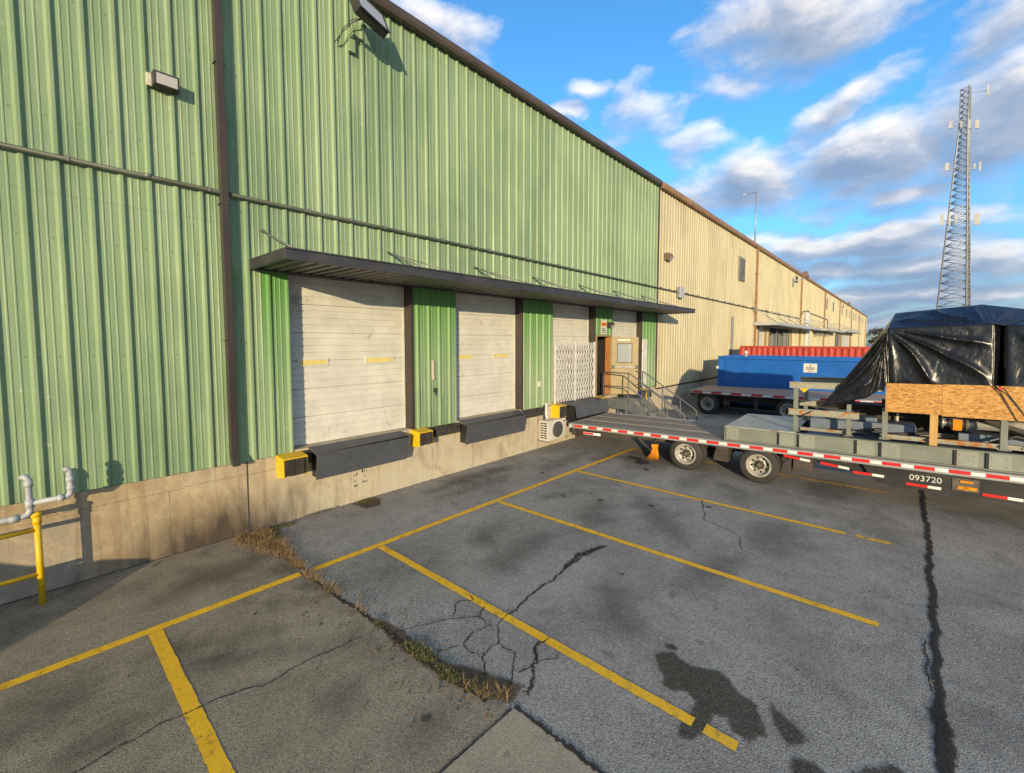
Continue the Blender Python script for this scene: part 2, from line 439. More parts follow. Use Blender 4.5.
def paint_mat(wear):
    m, t, b = newmat('worn_yellow_paint')
    v = t.coord(world=True)
    n = t.noise(v, 2.2, 4, .6); sp = t.noise(v, 120, 3, .6); md = t.noise(v, 9, 5, .65)
    col = t.mix(t.ramp(n, [(.35, 0), (.7, 1)]), (.93, .52, .010), (.84, .45, .010))
    col = t.mix(t.math('MULTIPLY', t.ramp(sp, [(.45, 0), (.7, 1)]), .45), col, (.22, .14, .05))
    col = t.mix(t.math('MULTIPLY', t.ramp(md, [(.5, 0), (.7, 1)]), .45), col, (.30, .19, .05))
    t.link(col, b.inputs['Base Color']); b.inputs['Roughness'].default_value = .65
    tr = t.node('ShaderNodeBsdfTransparent'); mx = t.node('ShaderNodeMixShader')
    hole = t.ramp(t.math('ADD', t.math('MULTIPLY', sp, .55), t.math('MULTIPLY', md, .55)), [(wear, 0), (wear+.05, 1)])
    out = m.node_tree.nodes['Material Output']
    t.link(hole, mx.inputs[0]); t.link(b.outputs[0], mx.inputs[1]); t.link(tr.outputs[0], mx.inputs[2])
    t.link(mx.outputs[0], out.inputs['Surface'])
    return m
M['paint'] = paint_mat(.635); M['paintworn'] = paint_mat(.55)

def planks():
    m, t, b = newmat('weathered_deck_planks')
    v = t.coord((.35, 5, 5)); n = t.noise(v, 3, 6, .65); f = t.noise(t.coord((.6, 22, 22)), 3, 4, .6)
    sep = t.node('ShaderNodeSeparateXYZ'); t.link(t.coord(), sep.inputs[0])
    pl = t.math('FLOOR', t.math('MULTIPLY', sep.outputs['Y'], 1/.19))
    wn = t.node('ShaderNodeTexWhiteNoise', noise_dimensions='1D'); t.link(pl, wn.inputs['W'])
    col = t.mix(t.ramp(n, [(.3, 0), (.7, 1)]), (.22, .185, .15), (.38, .33, .27))
    col = t.mix(t.math('MULTIPLY', wn.outputs['Value'], .6), col, (.19, .155, .13))
    col = t.mix(t.math('MULTIPLY', t.ramp(f, [(.5, 0), (.75, 1)]), .5), col, (.10, .082, .068))
    gap = t.math('LESS_THAN', t.math('PINGPONG', sep.outputs['Y'], .095), .007)
    col = t.mix(gap, col, (.015, .012, .01))
    t.link(col, b.inputs['Base Color']); b.inputs['Roughness'].default_value = .8
    t.link(t.bump(t.math('SUBTRACT', n, gap), .4, .01), b.inputs['Normal'])
    return m
M['planks'] = planks()
def planks2():
    m = planks(); m.name = 'pinkish_deck_planks'; t = NT(m.node_tree); b = m.node_tree.nodes['Principled BSDF']
    src = b.inputs['Base Color'].links[0].from_socket
    t.link(t.mix(.55, src, (.36, .25, .19)), b.inputs['Base Color'])
    return m
M['planks2'] = planks2()

# ------------------------------------------------------------------ ground
def sheet(name, poly, z, mat, parent=None, kind='structure', label=None):
    m = MB(); n = len(poly); m.v = [Vector((x, y, z)) for x, y in poly]; m.face(range(n))
    o = m.build(name, mat, parent, origin=False)
    if kind and parent is None: tag(o, label, None, None, kind)
    return o

ground = sheet('ground', [(-400, -500), (700, -500), (700, 400), (-400, 400)], 0, M['asphalt'])

def fractal(pts, amp, step=.05, seed=0):
    rnd = random.Random(seed); out = []
    for (a, b) in zip(pts, pts[1:]):
        a = Vector((*a, 0)); b = Vector((*b, 0)); L = (b-a).length; k = max(1, int(L/step))
        nrm = Vector((-(b-a).y, (b-a).x, 0)).normalized()
        for i in range(k):
            p = a.lerp(b, i/k)
            d = noise.fractal(Vector((p.x*3.1+seed*7, p.y*3.1, seed)), 1, 2, 5)*amp
            out.append(p + nrm*d)
    out.append(Vector((*pts[-1], 0)))
    return out

seam = fractal([(2.34, 8.1), (2.46, 6.8), (2.46, 5.55), (2.5, 4.84), (2.52, 3.85), (2.52, 3.16), (2.56, 2.65), (2.66, 2.38)], .035, .05, 3)
sheet('old_pavement', [(-60, 2.42), (1.7, 2.40), ] + [(p.x, p.y) for p in reversed(seam)] + [(-60, 8.1)], .0016, M['oldasphalt'])
slab = fractal([(2.68, 2.36), (2.68, 1.86), (2.66, 1.48), (2.66, -3)], .012, .06, 5)
sheet('concrete_pavement', [(p.x, p.y) for p in slab] + [(-8, -3), (-8, 2.40), (1.72, 2.385)], .0028, M['slab'])

def decal(name, verts, faces, attr, mat):
    me = bpy.data.meshes.new(name); me.from_pydata([tuple(v) for v in verts], [], faces); me.materials.append(mat)
    at = me.attributes.new('edge', 'FLOAT', 'POINT'); at.data.foreach_set('value', attr); me.update()
    o = bpy.data.objects.new(name, me); COL.objects.link(o); o.parent = ground
    return o
def decal_mat(src, name, op=1.0, lo=.25, hi=.55, nz=.5, sc=14):
    m = src.copy(); m.name = name; t = NT(m.node_tree); b = m.node_tree.nodes['Principled BSDF']
    a = t.node('ShaderNodeAttribute', attribute_name='edge')
    v = t.coord(world=True); n = t.math('ADD', t.math('MULTIPLY', t.noise(v, sc, 6, .65), .6), t.math('MULTIPLY', t.noise(v, sc*5, 3, .6), .4))
    e = t.math('ADD', a.outputs['Fac'], t.math('MULTIPLY', t.math('SUBTRACT', n, .5), nz*2))
    f = t.math('MULTIPLY', t.ramp(e, [(lo, 0), (hi, 1)]), op)
    tr = t.node('ShaderNodeBsdfTransparent'); mx = t.node('ShaderNodeMixShader'); out = m.node_tree.nodes['Material Output']
    t.link(f, mx.inputs[0]); t.link(tr.outputs[0], mx.inputs[1]); t.link(b.outputs[0], mx.inputs[2]); t.link(mx.outputs[0], out.inputs['Surface'])
    return m
D_ = {'crackdark': decal_mat(M['crackdark'], 'crack_decal', .9, .15, .5, .45, 30), 'palecrack': decal_mat(M['palecrack'], 'pale_crack_decal', .8, .2, .6, .6, 30),
      'wetstain': decal_mat(M['wetstain'], 'stain_decal', .90, .15, .55, .60, 7), 'dirt': decal_mat(M['dirt'], 'dirt_decal', .9, .2, .7, .6, 9),
      'soft': decal_mat(M['wetstain'], 'faint_stain_decal', .24, .15, 1.0, .75, 3.5), 'pale': decal_mat(M['palecrack'], 'pale_wear_decal', .35, .2, 1.0, .6, 5),
      'brown': decal_mat(M['dirt'], 'brown_stain_decal', .35, .15, 1.0, .55, 5)}
def strip(name, pts, w, z, mat, amp=.02, seed=0, wj=.6, step=.04, parent=ground, taper=True):
    P = fractal(pts, amp, step, seed); rnd = random.Random(seed+99)
    key = {M['crackdark'].name: 'crackdark', M['palecrack'].name: 'palecrack'}.get(mat.name)
    V = []; A = []; F = []
    if key: w = w*1.2
    for i, p in enumerate(P):
        d = (P[min(i+1, len(P)-1)] - P[max(i-1, 0)]).normalized(); nrm = Vector((-d.y, d.x, 0))
        t = i/(len(P)-1); e = min(1, 8*t, 8*(1-t))*.85+.15 if taper else 1
        a = w*.5*e*(1+wj*(rnd.random()*2-1)); b = w*.5*e*(1+wj*(rnd.random()*2-1))
        c = Vector((p.x, p.y, z)); V += [c+nrm*a, c, c-nrm*b]; A += [0, 1, 0]
    for i in range(len(P)-1): k = 3*i; F += [(k, k+1, k+4, k+3), (k+1, k+2, k+5, k+4)]
    return decal(name, V, F, A, D_[key] if key else mat)

def blob(name, poly, z, mat, amp=.03, seed=0, soft=.075, cell=.025):
    """patch whose 'edge' value falls from 1 inside to 0 a little outside the outline"""
    P = [(p.x, p.y) for p in fractal(poly + [poly[0]], amp, .05, seed)[:-1]]
    key = {M['wetstain'].name: 'wetstain', M['dirt'].name: 'dirt'}.get(mat.name) if not isinstance(mat, str) else mat
    xs = [p[0] for p in P]; ys = [p[1] for p in P]; g = soft*1.5
    x0, x1, y0, y1 = min(xs)-g, max(xs)+g, min(ys)-g, max(ys)+g
    nx = max(2, int((x1-x0)/cell)); ny = max(2, int((y1-y0)/cell)); V = []; A = []; F = []
    segs = list(zip(P, P[1:]+P[:1]))
    for j in range(ny+1):
        for i in range(nx+1):
            x = x0+(x1-x0)*i/nx; y = y0+(y1-y0)*j/ny; ins = False; dm = 9
            for (a, b) in segs:
                if (a[1] > y) != (b[1] > y) and x < (b[0]-a[0])*(y-a[1])/(b[1]-a[1])+a[0]: ins = not ins
                ex, ey_ = b[0]-a[0], b[1]-a[1]; L = ex*ex+ey_*ey_
                q = 0 if L == 0 else max(0, min(1, ((x-a[0])*ex+(y-a[1])*ey_)/L))
                dd = (a[0]+ex*q-x)**2+(a[1]+ey_*q-y)**2
                if dd < dm: dm = dd
            dm = math.sqrt(dm)*(1 if ins else -1)
            V.append(Vector((x, y, z))); A.append(max(-.6, min(1, .35+dm/soft*.65)))
    for j in range(ny):
        for i in range(nx):
            k = j*(nx+1)+i; q = (k, k+1, k+nx+2, k+nx+1)
            if max(A[w] for w in q) > -.3: F.append(q)
    return decal(name, V, F, A, D_[key])

# painted bay lines
def line(a, b, w, mat='paint', seed=0, z=.0048):
    return strip('parking_line', [a, b], w, z, M[mat], 0.0025, seed, .06, .05, taper=False)
for i, (a, b, w, k) in enumerate([((-6, 6.14), (2.40, 6.03), .12, 'paint'), ((2.56, 6.01), (12.1, 5.86), .12, 'paint'),
        ((.82, 5.985), (.80, 2.48), .125, 'paint'), ((3.585, 5.92), (3.57, 1.14), .11, 'paint'), ((3.57, 1.05), (3.57, .80), .11, 'paint'),
        ((6.22, 5.86), (6.26, .03), .11, 'paint'), ((9.01, 5.83), (8.98, .55), .11, 'paint'), ((8.98, .42), (8.98, -.04), .11, 'paintworn'),
        ((11.98, 5.85), (12.03, .05), .11, 'paintworn'), ((14.8, 5.9), (14.8, .1), .11, 'paintworn'), ((17.5, 5.9), (17.6, .1), .11, 'paint'),
        ((20.4, 5.9), (20.4, .1), .11, 'paint')]):
    line(a, b, w, k, i)

# cracks and stains
CZ = .0062
strip('tar_seam', [(30, -.52), (12.76, -.46), (10.06, -.47), (7.32, -.45), (5.91, -.43), (4.96, -.42), (3, -.40), (-2, -.4)], .085, CZ, M['crackdark'], .035, 1, .2, .03, taper=False)
strip('tar_seam', [(5.3, -.425), (4.3, -.42), (3.2, -.41)], .13, CZ+.0010, M['crackdark'], .035, 41, .2, .03)
strip('crack', [(7.63, -.51), (7.69, -.87), (7.74, -1.4), (7.9, -2.6)], .03, CZ, M['palecrack'], .04, 2, .7, .03)
strip('crack', [(6.3, -.33), (5.94, -.35), (5.42, -.37), (5.3, -.4)], .022, CZ, M['crackdark'], .04, 3, .8, .02)
strip('crack', [(-.6, 4.4), (.07, 4.44), (.45, 4.46), (.96, 4.41), (1.29, 4.29), (1.85, 4.27), (2.43, 4.2)], .014, CZ, M['crackdark'], .05, 4, .8, .02)
strip('crack', [(.85, 4.46), (1.1, 4.36), (1.3, 4.30)], .030, CZ-.0004, M['palecrack'], .03, 5, .7, .02)
strip('crack', [(5.91, 3.33), (5.24, 3.41), (4.42, 3.33), (3.86, 3.29), (3.38, 3.26)], .03, CZ, M['crackdark'], .06, 6, .8, .02)
strip('crack', [(5.95, 3.30), (5.6, 3.39), (5.25, 3.42), (4.9, 3.40)], .085, CZ+.0010, M['crackdark'], .05, 66, .75, .02)
for k, pl in enumerate([[(3.42, 3.27), (3.2, 3.05), (2.95, 3.02), (2.72, 2.75)], [(3.3, 3.2), (3.35, 3.5), (3.15, 3.75), (2.9, 3.85), (2.55, 4.0)],
        [(3.2, 3.05), (3.18, 2.8), (2.98, 2.62), (2.7, 2.5)], [(3.15, 3.75), (3.4, 3.9), (3.55, 3.8), (3.6, 3.95)], [(3.0, 2.62), (3.25, 2.55), (3.4, 2.7), (3.62, 2.68)],
        [(3.2, 2.57), (3.1, 2.45), (2.85, 2.38)], [(2.95, 3.02), (2.9, 3.3), (3.15, 3.4), (3.38, 3.26)], [(3.25, 2.55), (3.42, 2.42), (3.5, 2.45)],
        [(2.9, 3.3), (2.7, 3.4), (2.55, 3.35)], [(3.35, 3.5), (3.55, 3.6)]]):
    strip('crack', pl, .016 if k not in (4, 5) else .035, CZ + (k % 3)*.0005, M['crackdark'], .05, 20+k, .9, .02)
strip('crack', [(9.21, 3.64), (8.99, 2.88), (8.0, 2.48), (7.75, 1.9), (7.21, 1.66), (7.03, 1.31)], .016, CZ, M['crackdark'], .07, 8, .8, .03)
strip('crack', [(8.95, 3.0), (8.6, 3.3), (8.2, 4.1)], .012, CZ, M['crackdark'], .07, 9, .8, .03)
strip('seam_gap', [(p.x, p.y) for p in seam][::6], .05, CZ, M['crackdark'], .02, 10, .8, .03, taper=False)
strip('seam_gap', [(1.2, 2.40), (1.74, 2.395), (2.66, 2.375)], .02, CZ, M['crackdark'], .006, 11, .5, .03, taper=False)
strip('seam_gap', [(2.69, 2.37), (2.69, 1.86), (2.67, 1.48), (2.67, -1)], .045, CZ+.0014, M['crackdark'], .015, 12, .8, .03, taper=False)
strip('seam_gap', [(2.34, 8.01), (-3, 8.01)], .03, CZ, M['crackdark'], .006, 13, .6, .05, taper=False)
blob('oil_stain', [(4.12, 1.7), (4.27, 1.6), (4.22, 1.38), (4.29, 1.16), (4.17, .95), (4.11, .77), (3.82, .65), (3.67, .75), (3.69, .86), (3.82, .94), (3.76, 1.06), (3.64, 1.04), (3.38, 1.08), (3.36, 1.17), (3.51, 1.21), (3.81, 1.19), (3.87, 1.3), (3.8, 1.46)], .0038, M['wetstain'], .05, 1)
blob('oil_stain', [(4.2, .69), (4.17, .59), (4.02, .42), (3.95, .41), (3.87, .5), (3.98, .61)], .0038, M['wetstain'], .04, 2)
blob('oil_stain', [(3.85, .12), (4.02, .02), (4.18, -.1), (4.16, -.28), (3.9, -.3), (3.6, -.1)], .0038, M['wetstain'], .05, 3)
blob('oil_stain', [(3.75, .45), (3.80, .3), (3.72, .15), (3.5, .1), (3.45, .4)], .0038, M['wetstain'], .05, 33)
blob('oil_stain', [(11.15, 5.2), (11.0, 4.9), (10.75, 4.82), (10.55, 4.95), (10.65, 5.15), (10.95, 5.22), (11.0, 5.5), (11.2, 5.5)], .0038, M['wetstain'], .06, 4)
blob('oil_stain', [(10.35, 4.7), (10.3, 4.55), (10.15, 4.58), (10.2, 4.7)], .0038, M['wetstain'], .04, 5)
blob('dirt_patch', [(4.2, 7.97), (4.7, 7.97), (4.75, 7.75), (4.5, 7.45), (4.25, 7.5)], .0038, M['dirt'], .06, 6)
blob('dirt_patch', [(2.2, 7.98), (2.9, 7.99), (2.8, 7.75), (2.6, 7.3), (2.58, 6.6), (2.42, 6.6), (2.36, 7.2)], .0038, M['dirt'], .06, 7)
blob('dirt_patch', [(2.50, 4.4), (2.62, 4.2), (2.66, 3.2), (2.85, 2.7), (2.95, 2.45), (2.68, 2.4), (2.5, 2.9), (2.46, 3.8)], .0038, M['dirt'], .05, 8)

def ell(cx, cy, a, b, rot=0, n=14):
    c, q = math.cos(rot), math.sin(rot)
    return [(cx+a*math.cos(2*PI*k/n)*c-b*math.sin(2*PI*k/n)*q, cy+a*math.cos(2*PI*k/n)*q+b*math.sin(2*PI*k/n)*c) for k in range(n)]
for k, (cx, cy, a, b, rot, mt) in enumerate([(5.0, 5.0, .55, .28, .4, 'soft'), (7.3, 5.2, .6, .3, -.3, 'soft'), (6.9, 4.1, .9, .35, .3, 'soft'), (4.9, 4.2, .8, .3, .1, 'soft'), (7.6, 3.2, 1.1, .4, .8, 'soft'), (4.6, 2.4, .7, .35, .5, 'soft'),
        (8.0, 1.4, .8, .5, .2, 'soft'), (6.2, 1.8, .9, .3, -.2, 'soft'), (10.1, 3.4, .8, .35, 0, 'soft'), (9.6, 6.6, 1.3, .35, .1, 'soft'), (6.6, 6.9, 1.2, .3, 0, 'soft'), (10.6, 6.0, .6, .3, 0, 'soft'),
        (-.15, 5.4, .55, .45, .2, 'soft'), (.15, 4.55, .5, .12, .3, 'brown'), (1.75, 3.55, .35, .16, .8, 'soft'), (2.05, 2.8, .3, .2, .2, 'soft'), (1.2, 5.3, .7, .16, -.5, 'brown'), (1.7, 6.9, .9, .35, .2, 'brown'), (.6, 7.3, 1.0, .16, 0, 'soft'), (1.5, 4.7, .9, .2, -.6, 'soft'),
        (1.9, 2.62, .5, .08, .1, 'pale'), (9.8, 2.3, .7, .3, .3, 'pale'), (8.2, 4.6, .9, .3, .2, 'pale'), (5.4, 2.6, .9, .4, .4, 'pale'), (3.5, 5.2, .7, .4, 0, 'pale'), (7.0, 7.4, 1.4, .3, 0, 'brown'), (11.4, 1.0, 1.2, .5, 0, 'soft'), (12, 5, 2, .8, 0, 'soft'), (6.0, -1.6, 1.2, .5, .3, 'soft'), (8.4, -1.2, .9, .35, -.3, 'pale'), (5.2, .6, .8, .3, .6, 'pale')]):
    blob('faint_stain', ell(cx, cy, a, b, rot), .0040+.00003*k, mt, .16, 50+k, .22, .06)
rnd = random.Random(12)
for k in range(26):     # oil drips in the bays
    cx = rnd.choice([2.1, 4.9, 7.6, 10.4])+rnd.gauss(0, .45); cy = rnd.uniform(.4, 7.2); a = rnd.uniform(.02, .07)
    blob('oil_drip', ell(cx, cy, a, a*rnd.uniform(.6, 1), rnd.random()*3, 8), .0056, M['wetstain'] if k % 3 else 'soft', .012, 90+k, .03, .015)
# weeds
def blades(name, label, cat, spots, n, h, col1, col2, lean, seed, w=.007):
    rnd = random.Random(seed); m = MB(); tot = sum(s[3] for s in spots)
    for (cx, cy, r, wt, st) in spots:
        for _ in range(int(n*wt/tot)):
            a = rnd.random()*2*PI; rr = r*math.sqrt(rnd.random())
            x = cx + math.cos(a)*rr*st[0]; y = cy + math.sin(a)*rr*st[1]
            hh = h*rnd.uniform(.4, 1.2); la = rnd.random()*2*PI; ll = lean*rnd.uniform(.4, 1.3)*hh
            d = Vector((math.cos(la), math.sin(la), 0)); s = Vector((-d.y, d.x, 0))*w*rnd.uniform(.6, 1.3)
            b = Vector((x, y, .008)); k = b + d*ll*.45 + Vector((0, 0, hh*.7)); e = b + d*ll + Vector((0, 0, hh*rnd.uniform(.55, 1)))
            m.m = rnd.randrange(2)
            i = len(m.v); m.v += [b-s, b+s, k+s*.8, k-s*.8, e]
            m.face((i, i+1, i+2, i+3)); m.face((i+3, i+2, i+4))
    mats = []
    for j, c in enumerate((col1, col2)):
        mats.append(weather(name+'_blade', c, tuple(x*.8 for x in c), 9, .8))
    o = m.build(name, mats); return tag(o, label, cat, None, 'stuff')
blades('dry_grass', 'dry straw coloured grass growing in the pavement joint from the wall past the yellow line', 'grass',
       [(2.38, 7.7, .3, 5, (1, 1)), (2.46, 7.2, .26, 4, (.9, 1.2)), (2.5, 6.8, .15, 2.4, (.9, 1.5)), (2.5, 6.35, .10, 1.5, (.8, 2)), (2.48, 5.85, .09, 1.3, (.8, 2.4)), (2.5, 5.35, .09, 1.0, (.8, 2.6)),
        (2.52, 4.7, .05, .3, (.8, 3)), (2.6, 2.75, .10, .5, (.8, 1.6)), (2.72, 2.52, .08, .3, (1, 1))], 2600, .055, (.44, .29, .12), (.27, .16, .06), 2.6, 1, .0022)
blades('green_weeds', 'low green weeds and moss in the joint beside the cracked asphalt', 'weeds',
       [(2.56, 3.55, .11, 3, (.8, 2.2)), (2.54, 3.1, .08, 2, (.8, 2)), (2.85, 7.85, .17, 1.6, (1.6, .6)), (2.62, 7.55, .15, 1.2, (1, 1.2)), (4.45, 7.85, .14, 1, (1.4, .6)), (2.52, 4.25, .05, .6, (.8, 2)), (2.6, 2.8, .06, .5, (.8, 2)), (3.6, 7.98, .06, .6, (6, .4))],
       1500, .032, (.10, .11, .03), (.17, .15, .05), 1.8, 2, .005)

rnd = random.Random(31); m = MB()
for k in range(420):
    if k % 3: x, y = 2.5+rnd.gauss(0, .22), rnd.uniform(2.4, 7.9)
    elif k % 2: x, y = rnd.uniform(-.3, 10), 8.0-abs(rnd.gauss(0, .12))
    else: x, y = rnd.uniform(0, 11), rnd.uniform(-1.5, 7.8)
    a = rnd.random()*PI; L = rnd.uniform(.008, .028); w = L*rnd.uniform(.25, .6); c, q = math.cos(a), math.sin(a); m.m = rnd.randrange(2); z = .0085
    m.quad((x-c*L, y-q*L, z), (x+q*w, y-c*w, z+rnd.uniform(0, .008)), (x+c*L, y+q*L, z+rnd.uniform(0, .012)), (x-q*w, y+c*w, z))
tag(m.build('leaf_litter', [M['dirt'], weather('dead_leaf', (.26, .16, .07), (.18, .10, .04), 9, .8)]), 'dead leaf scraps and grit scattered over the asphalt', 'litter', None, 'stuff')

# ------------------------------------------------------------------ siding helper
YW = 8.03       # face of the wall pans
def siding(m, x0, x1, z0, z1, y=YW, pitch=.3048, phase=.05, h=.036):
    """vertical ribbed sheet, ribs stand proud towards -Y"""
    prof = [(0, 0), (.028, h), (.062, h), (.090, 0), (.135, 0), (.143, .006), (.155, .006), (.163, 0), (.215, 0), (.223, .006), (.235, .006), (.243, 0)]
    pts = []
    k0 = int(math.floor((x0-phase)/pitch)) - 1; k1 = int(math.ceil((x1-phase)/pitch)) + 1
    for k in range(k0, k1):
        for (a, d) in prof: pts.append((phase+k*pitch+a, d))
    def at(x):
        for (p, q) in zip(pts, pts[1:]):
            if p[0] <= x <= q[0]:
                t = (x-p[0])/max(1e-6, q[0]-p[0]); return p[1]+(q[1]-p[1])*t
        return 0
    seq = [(x0, at(x0))] + [p for p in pts if x0 < p[0] < x1] + [(x1, at(x1))]
    n = len(m.v)
    for (x, d) in seq: m.v += [Vector((x, y-d, z0)), Vector((x, y-d, z1))]
    for i in range(len(seq)-1):
        a = n+2*i; m.face((a, a+2, a+3, a+1))

# ------------------------------------------------------------------ green warehouse
GX0, GX1, ZT = -14, 18.42, 9.75
gw = thing('green_warehouse', 'tall green ribbed metal warehouse with white dock doors above a concrete foundation', 'warehouse', (2.2, 8.03, 0))
DOORS = [(3.15, 5.70), (7.02, 9.43), (10.93, 13.33), (14.62, 17.0)]
DT = 4.38; DB = 1.26
m = MB()
siding(m, GX0, GX1, DT, ZT)
siding(m, GX0, DOORS[0][0], 1.21, DT)
siding(m, DOORS[0][1], DOORS[1][0], 1.24, DT)
siding(m, DOORS[1][1], DOORS[2][0], 1.24, DT)
siding(m, 13.46, 14.62, 3.42, DT)
siding(m, DOORS[3][1], GX1, 1.24, DT)
m.build('siding', M['green'], gw)
# structural backing so the wall is solid
m = MB()
for a, b in ((GX0, DOORS[0][0]), (DOORS[0][1], DOORS[1][0]), (DOORS[1][1], DOORS[2][0]), (DOORS[3][1], GX1)):
    m.box(a+.003, b-.003, YW+.012, YW+.27, 1.22, DT)
m.box(GX0, GX1, YW+.012, YW+.27, DT+.002, ZT)
m.box(13.46, 14.62, YW+.012, YW+.27, 3.425, DT)
m.box(GX0, GX0+.2, YW+.3, 48, 0, ZT); m.box(GX1-.2, GX1-.02, YW+.3, 48, 0, ZT)
m.build('backing', M['green'], gw)
m = MB()
m.box(GX0, GX1-.01, YW-.012, YW+.29, -.3, 1.205); 
m.build('foundation', M['concrete'], gw, bevel=.012)
m = MB()
m.prism([(GX0-.1, YW-.05, ZT+.12), (GX0-.1, YW-.05, ZT+.17), (GX0-.1, 28, ZT+1.15), (GX0-.1, 48, ZT+.17), (GX0-.1, 48, ZT+.12), (GX0-.1, 28, ZT+1.1)], (GX1-GX0+.1, 0, 0))
m.build('roof', M['roof'], gw)
m = MB()
m.prism([(GX0, YW-.036, ZT-.02), (GX0, YW-.17, ZT-.02), (GX0, YW-.20, ZT+.05), (GX0, YW-.20, ZT+.16), (GX0, YW-.17, ZT+.19), (GX0, YW-.036, ZT+.19)], (GX1-GX0-.02, 0, 0))
m.build('gutter', M['gutter'], gw, bevel=.008)
m = MB(); m.box(GX1-.06, GX1+.05, YW-.07, YW+.02, 1.2, ZT-.03)
m.build('corner_trim', M['trim'], gw, bevel=.006)
# downspout with a kicked-out shoe
m = MB()
m.box(2.15, 2.255, YW-.155, YW-.045, 1.36, ZT+.02)
m.prism([(2.15, YW-.155, 1.362), (2.255, YW-.155, 1.362), (2.255, YW-.045, 1.362), (2.15, YW-.045, 1.362)], (0, -.085, -.15))
for z in (3.2, 5.3, 7.4, 8.9): m.box(2.13, 2.275, YW-.16, YW-.036, z, z+.02)
m.build('downspout', M['trim'], gw, bevel=.006)
m = MB(); m.box(2.275, 2.315, YW-.05, YW+.0, 1.215, ZT-.03); m.build('joint_trim', M['green'], gw)
m = MB(); m.box(2.40, 2.422, YW-.0135, YW, 0, 1.2); m.build('construction_joint', M['inkdark'], gw)
# horizontal cold joint and foot crack lines, form-tie stains
m = MB()
for (x0, x1, z) in ((-8, 1.55, .97), (1.55, 2.395, .99), (2.425, 3.0, .98)):
    m.box(x0, x1, YW-.0128, YW, z, z+.005)
m.box(1.36, 1.364, YW-.0128, YW, 0, .97)
m.build('cold_joint', M['hub'], gw)
for (x, z) in ((4.30, .52), (4.30, .40), (4.30, .30), (4.52, .56), (4.52, .46), (4.52, .35), (4.35, .52), (4.57, .56), (4.47, .56), (4.34, .30), (4.55, .35), (4.48, .35)):
    m = MB(); m.box(x, x+random.uniform(.015, .04), YW-.0140, YW, z, z+random.uniform(.02, .06)); m.build('anchor_mark', M['inkdark'], gw)
for i in range(0):     # overspray of green paint along the top of the concrete
    x = random.uniform(.9, 2.2)
    m.box(x, x+random.uniform(.03, .14), YW-.0141-.0004*i, YW, 1.203-random.uniform(.015, .09), 1.2045)

def dock_door(x0, x1, lites, open_z=None):
    yd = YW+.25
    m = MB(); n = int((DT-DB)/.13)
    rows = []
    z = DB
    # sectional panels, each with shallow horizontal ribs
    prof = [(z, .03)]
    sec = .52; k = 0
    while z < DT:
        for q in range(4):
            a = z+sec*q/4
            prof += [(a+.004, .03), (a+.012, .018), (a+.03, .018), (a+.038, .03)] if q else [(a+.001, .03), (a+.003, .0), (a+.016, 0), (a+.018, .03)]
        z += sec
    prof = [(zz, d) for zz, d in prof if DB <= zz <= DT] + [(DT, .03)]
    base = len(m.v)
    for zz, d in prof: m.v += [Vector((x0+.005, yd-d, zz)), Vector((x1-.005, yd-d, zz))]
    for i in range(len(prof)-1):
        a = base+2*i; m.face((a, a+1, a+3, a+2))
    m.box(x0+.005, x1-.005, yd+.002, yd+.04, DB, DT)
    d = m.build('dock_door', M['door'], gw)
    if lites:
        for (a, b) in ((.10, .30), (.63, .87)):
            xa = x0+(x1-x0)*a; xb = x0+(x1-x0)*b
            l = MB(); l.box(xa, xb, yd-.040, yd-.005, 2.755, 2.845); l.build('door_lite', M['lite'], d)
            f = MB()
            f.box(xa-.03, xb+.03, yd-.045, yd-.012, 2.847, 2.875); f.box(xa-.03, xb+.03, yd-.045, yd-.012, 2.725, 2.753)
            f.box(xa-.03, xa-.002, yd-.045, yd-.012, 2.7535, 2.8465); f.box(xb+.002, xb+.03, yd-.045, yd-.012, 2.7535, 2.8465)
            f.build('lite_frame', M['door'], d)
    j = MB(); j.box(x1-.004, x1+.06, YW-.03, YW+.30, DB-.04, DT); j.build('door_jamb', M['trim'], d)
    j = MB(); j.box(x0-.02, x0+.004, YW+.002, YW+.30, DB-.04, DT); j.build('door_jamb', M['trim'], d)
    j = MB(); j.box(x0-.06, x1+.06, YW-.03, YW+.28, DT+.001, DT+.12); j.build('door_header', M['trim'], d)
    w = MB(); w.box(x1-.05, x1-.012, yd-.045, yd-.031, DB, DT-.05); w.build('weather_strip', M['whitepaint'], d)
    s = MB(); s.box(x0-.02, x1+.02, YW-.014, YW+.30, 1.207, DB-.004); s.build('door_sill', M['concrete'], d)
    return d
for i, (a, b) in enumerate(DOORS): dock_door(a, b, i < 2)

# personnel door
pdX0, pdX1, pz0, pz1 = 13.50, 14.50, 1.24, 3.36
m = MB()
m.box(pdX0-.06, pdX0, YW-.04, YW+.15, pz0, pz1+.06); m.box(pdX1, pdX1+.06, YW-.04, YW+.15, pz0, pz1+.06); m.box(pdX0+.001, pdX1-.001, YW-.04, YW+.15, pz1, pz1+.06)
fr = m.build('door_frame', M['persondoor'], gw)
m = MB(); m.box(pdX0-.05, pdX1+.05, YW+.9, YW+.95, pz0, 3.42); m.box(pdX1+.002, pdX1+.04, YW+.17, YW+.9, pz0, 3.42); m.box(pdX0-.10, pdX0-.062, YW+.16, YW+.9, pz0, 3.42)
m.build('dark_interior', M['darkroom'], gw)
m = MB(); m.box(pdX1-.10, pdX1-.004, YW+.02, YW+.16, pz0+.01, pz1-.01); m.build('wooden_jamb', M['doorwood'], gw)
ang = R(118); hx, hy = pdX1-.01, YW-.05
LM = Matrix.Translation((hx, hy, 0)) @ Matrix.Rotation(PI+ang, 4, 'Z')
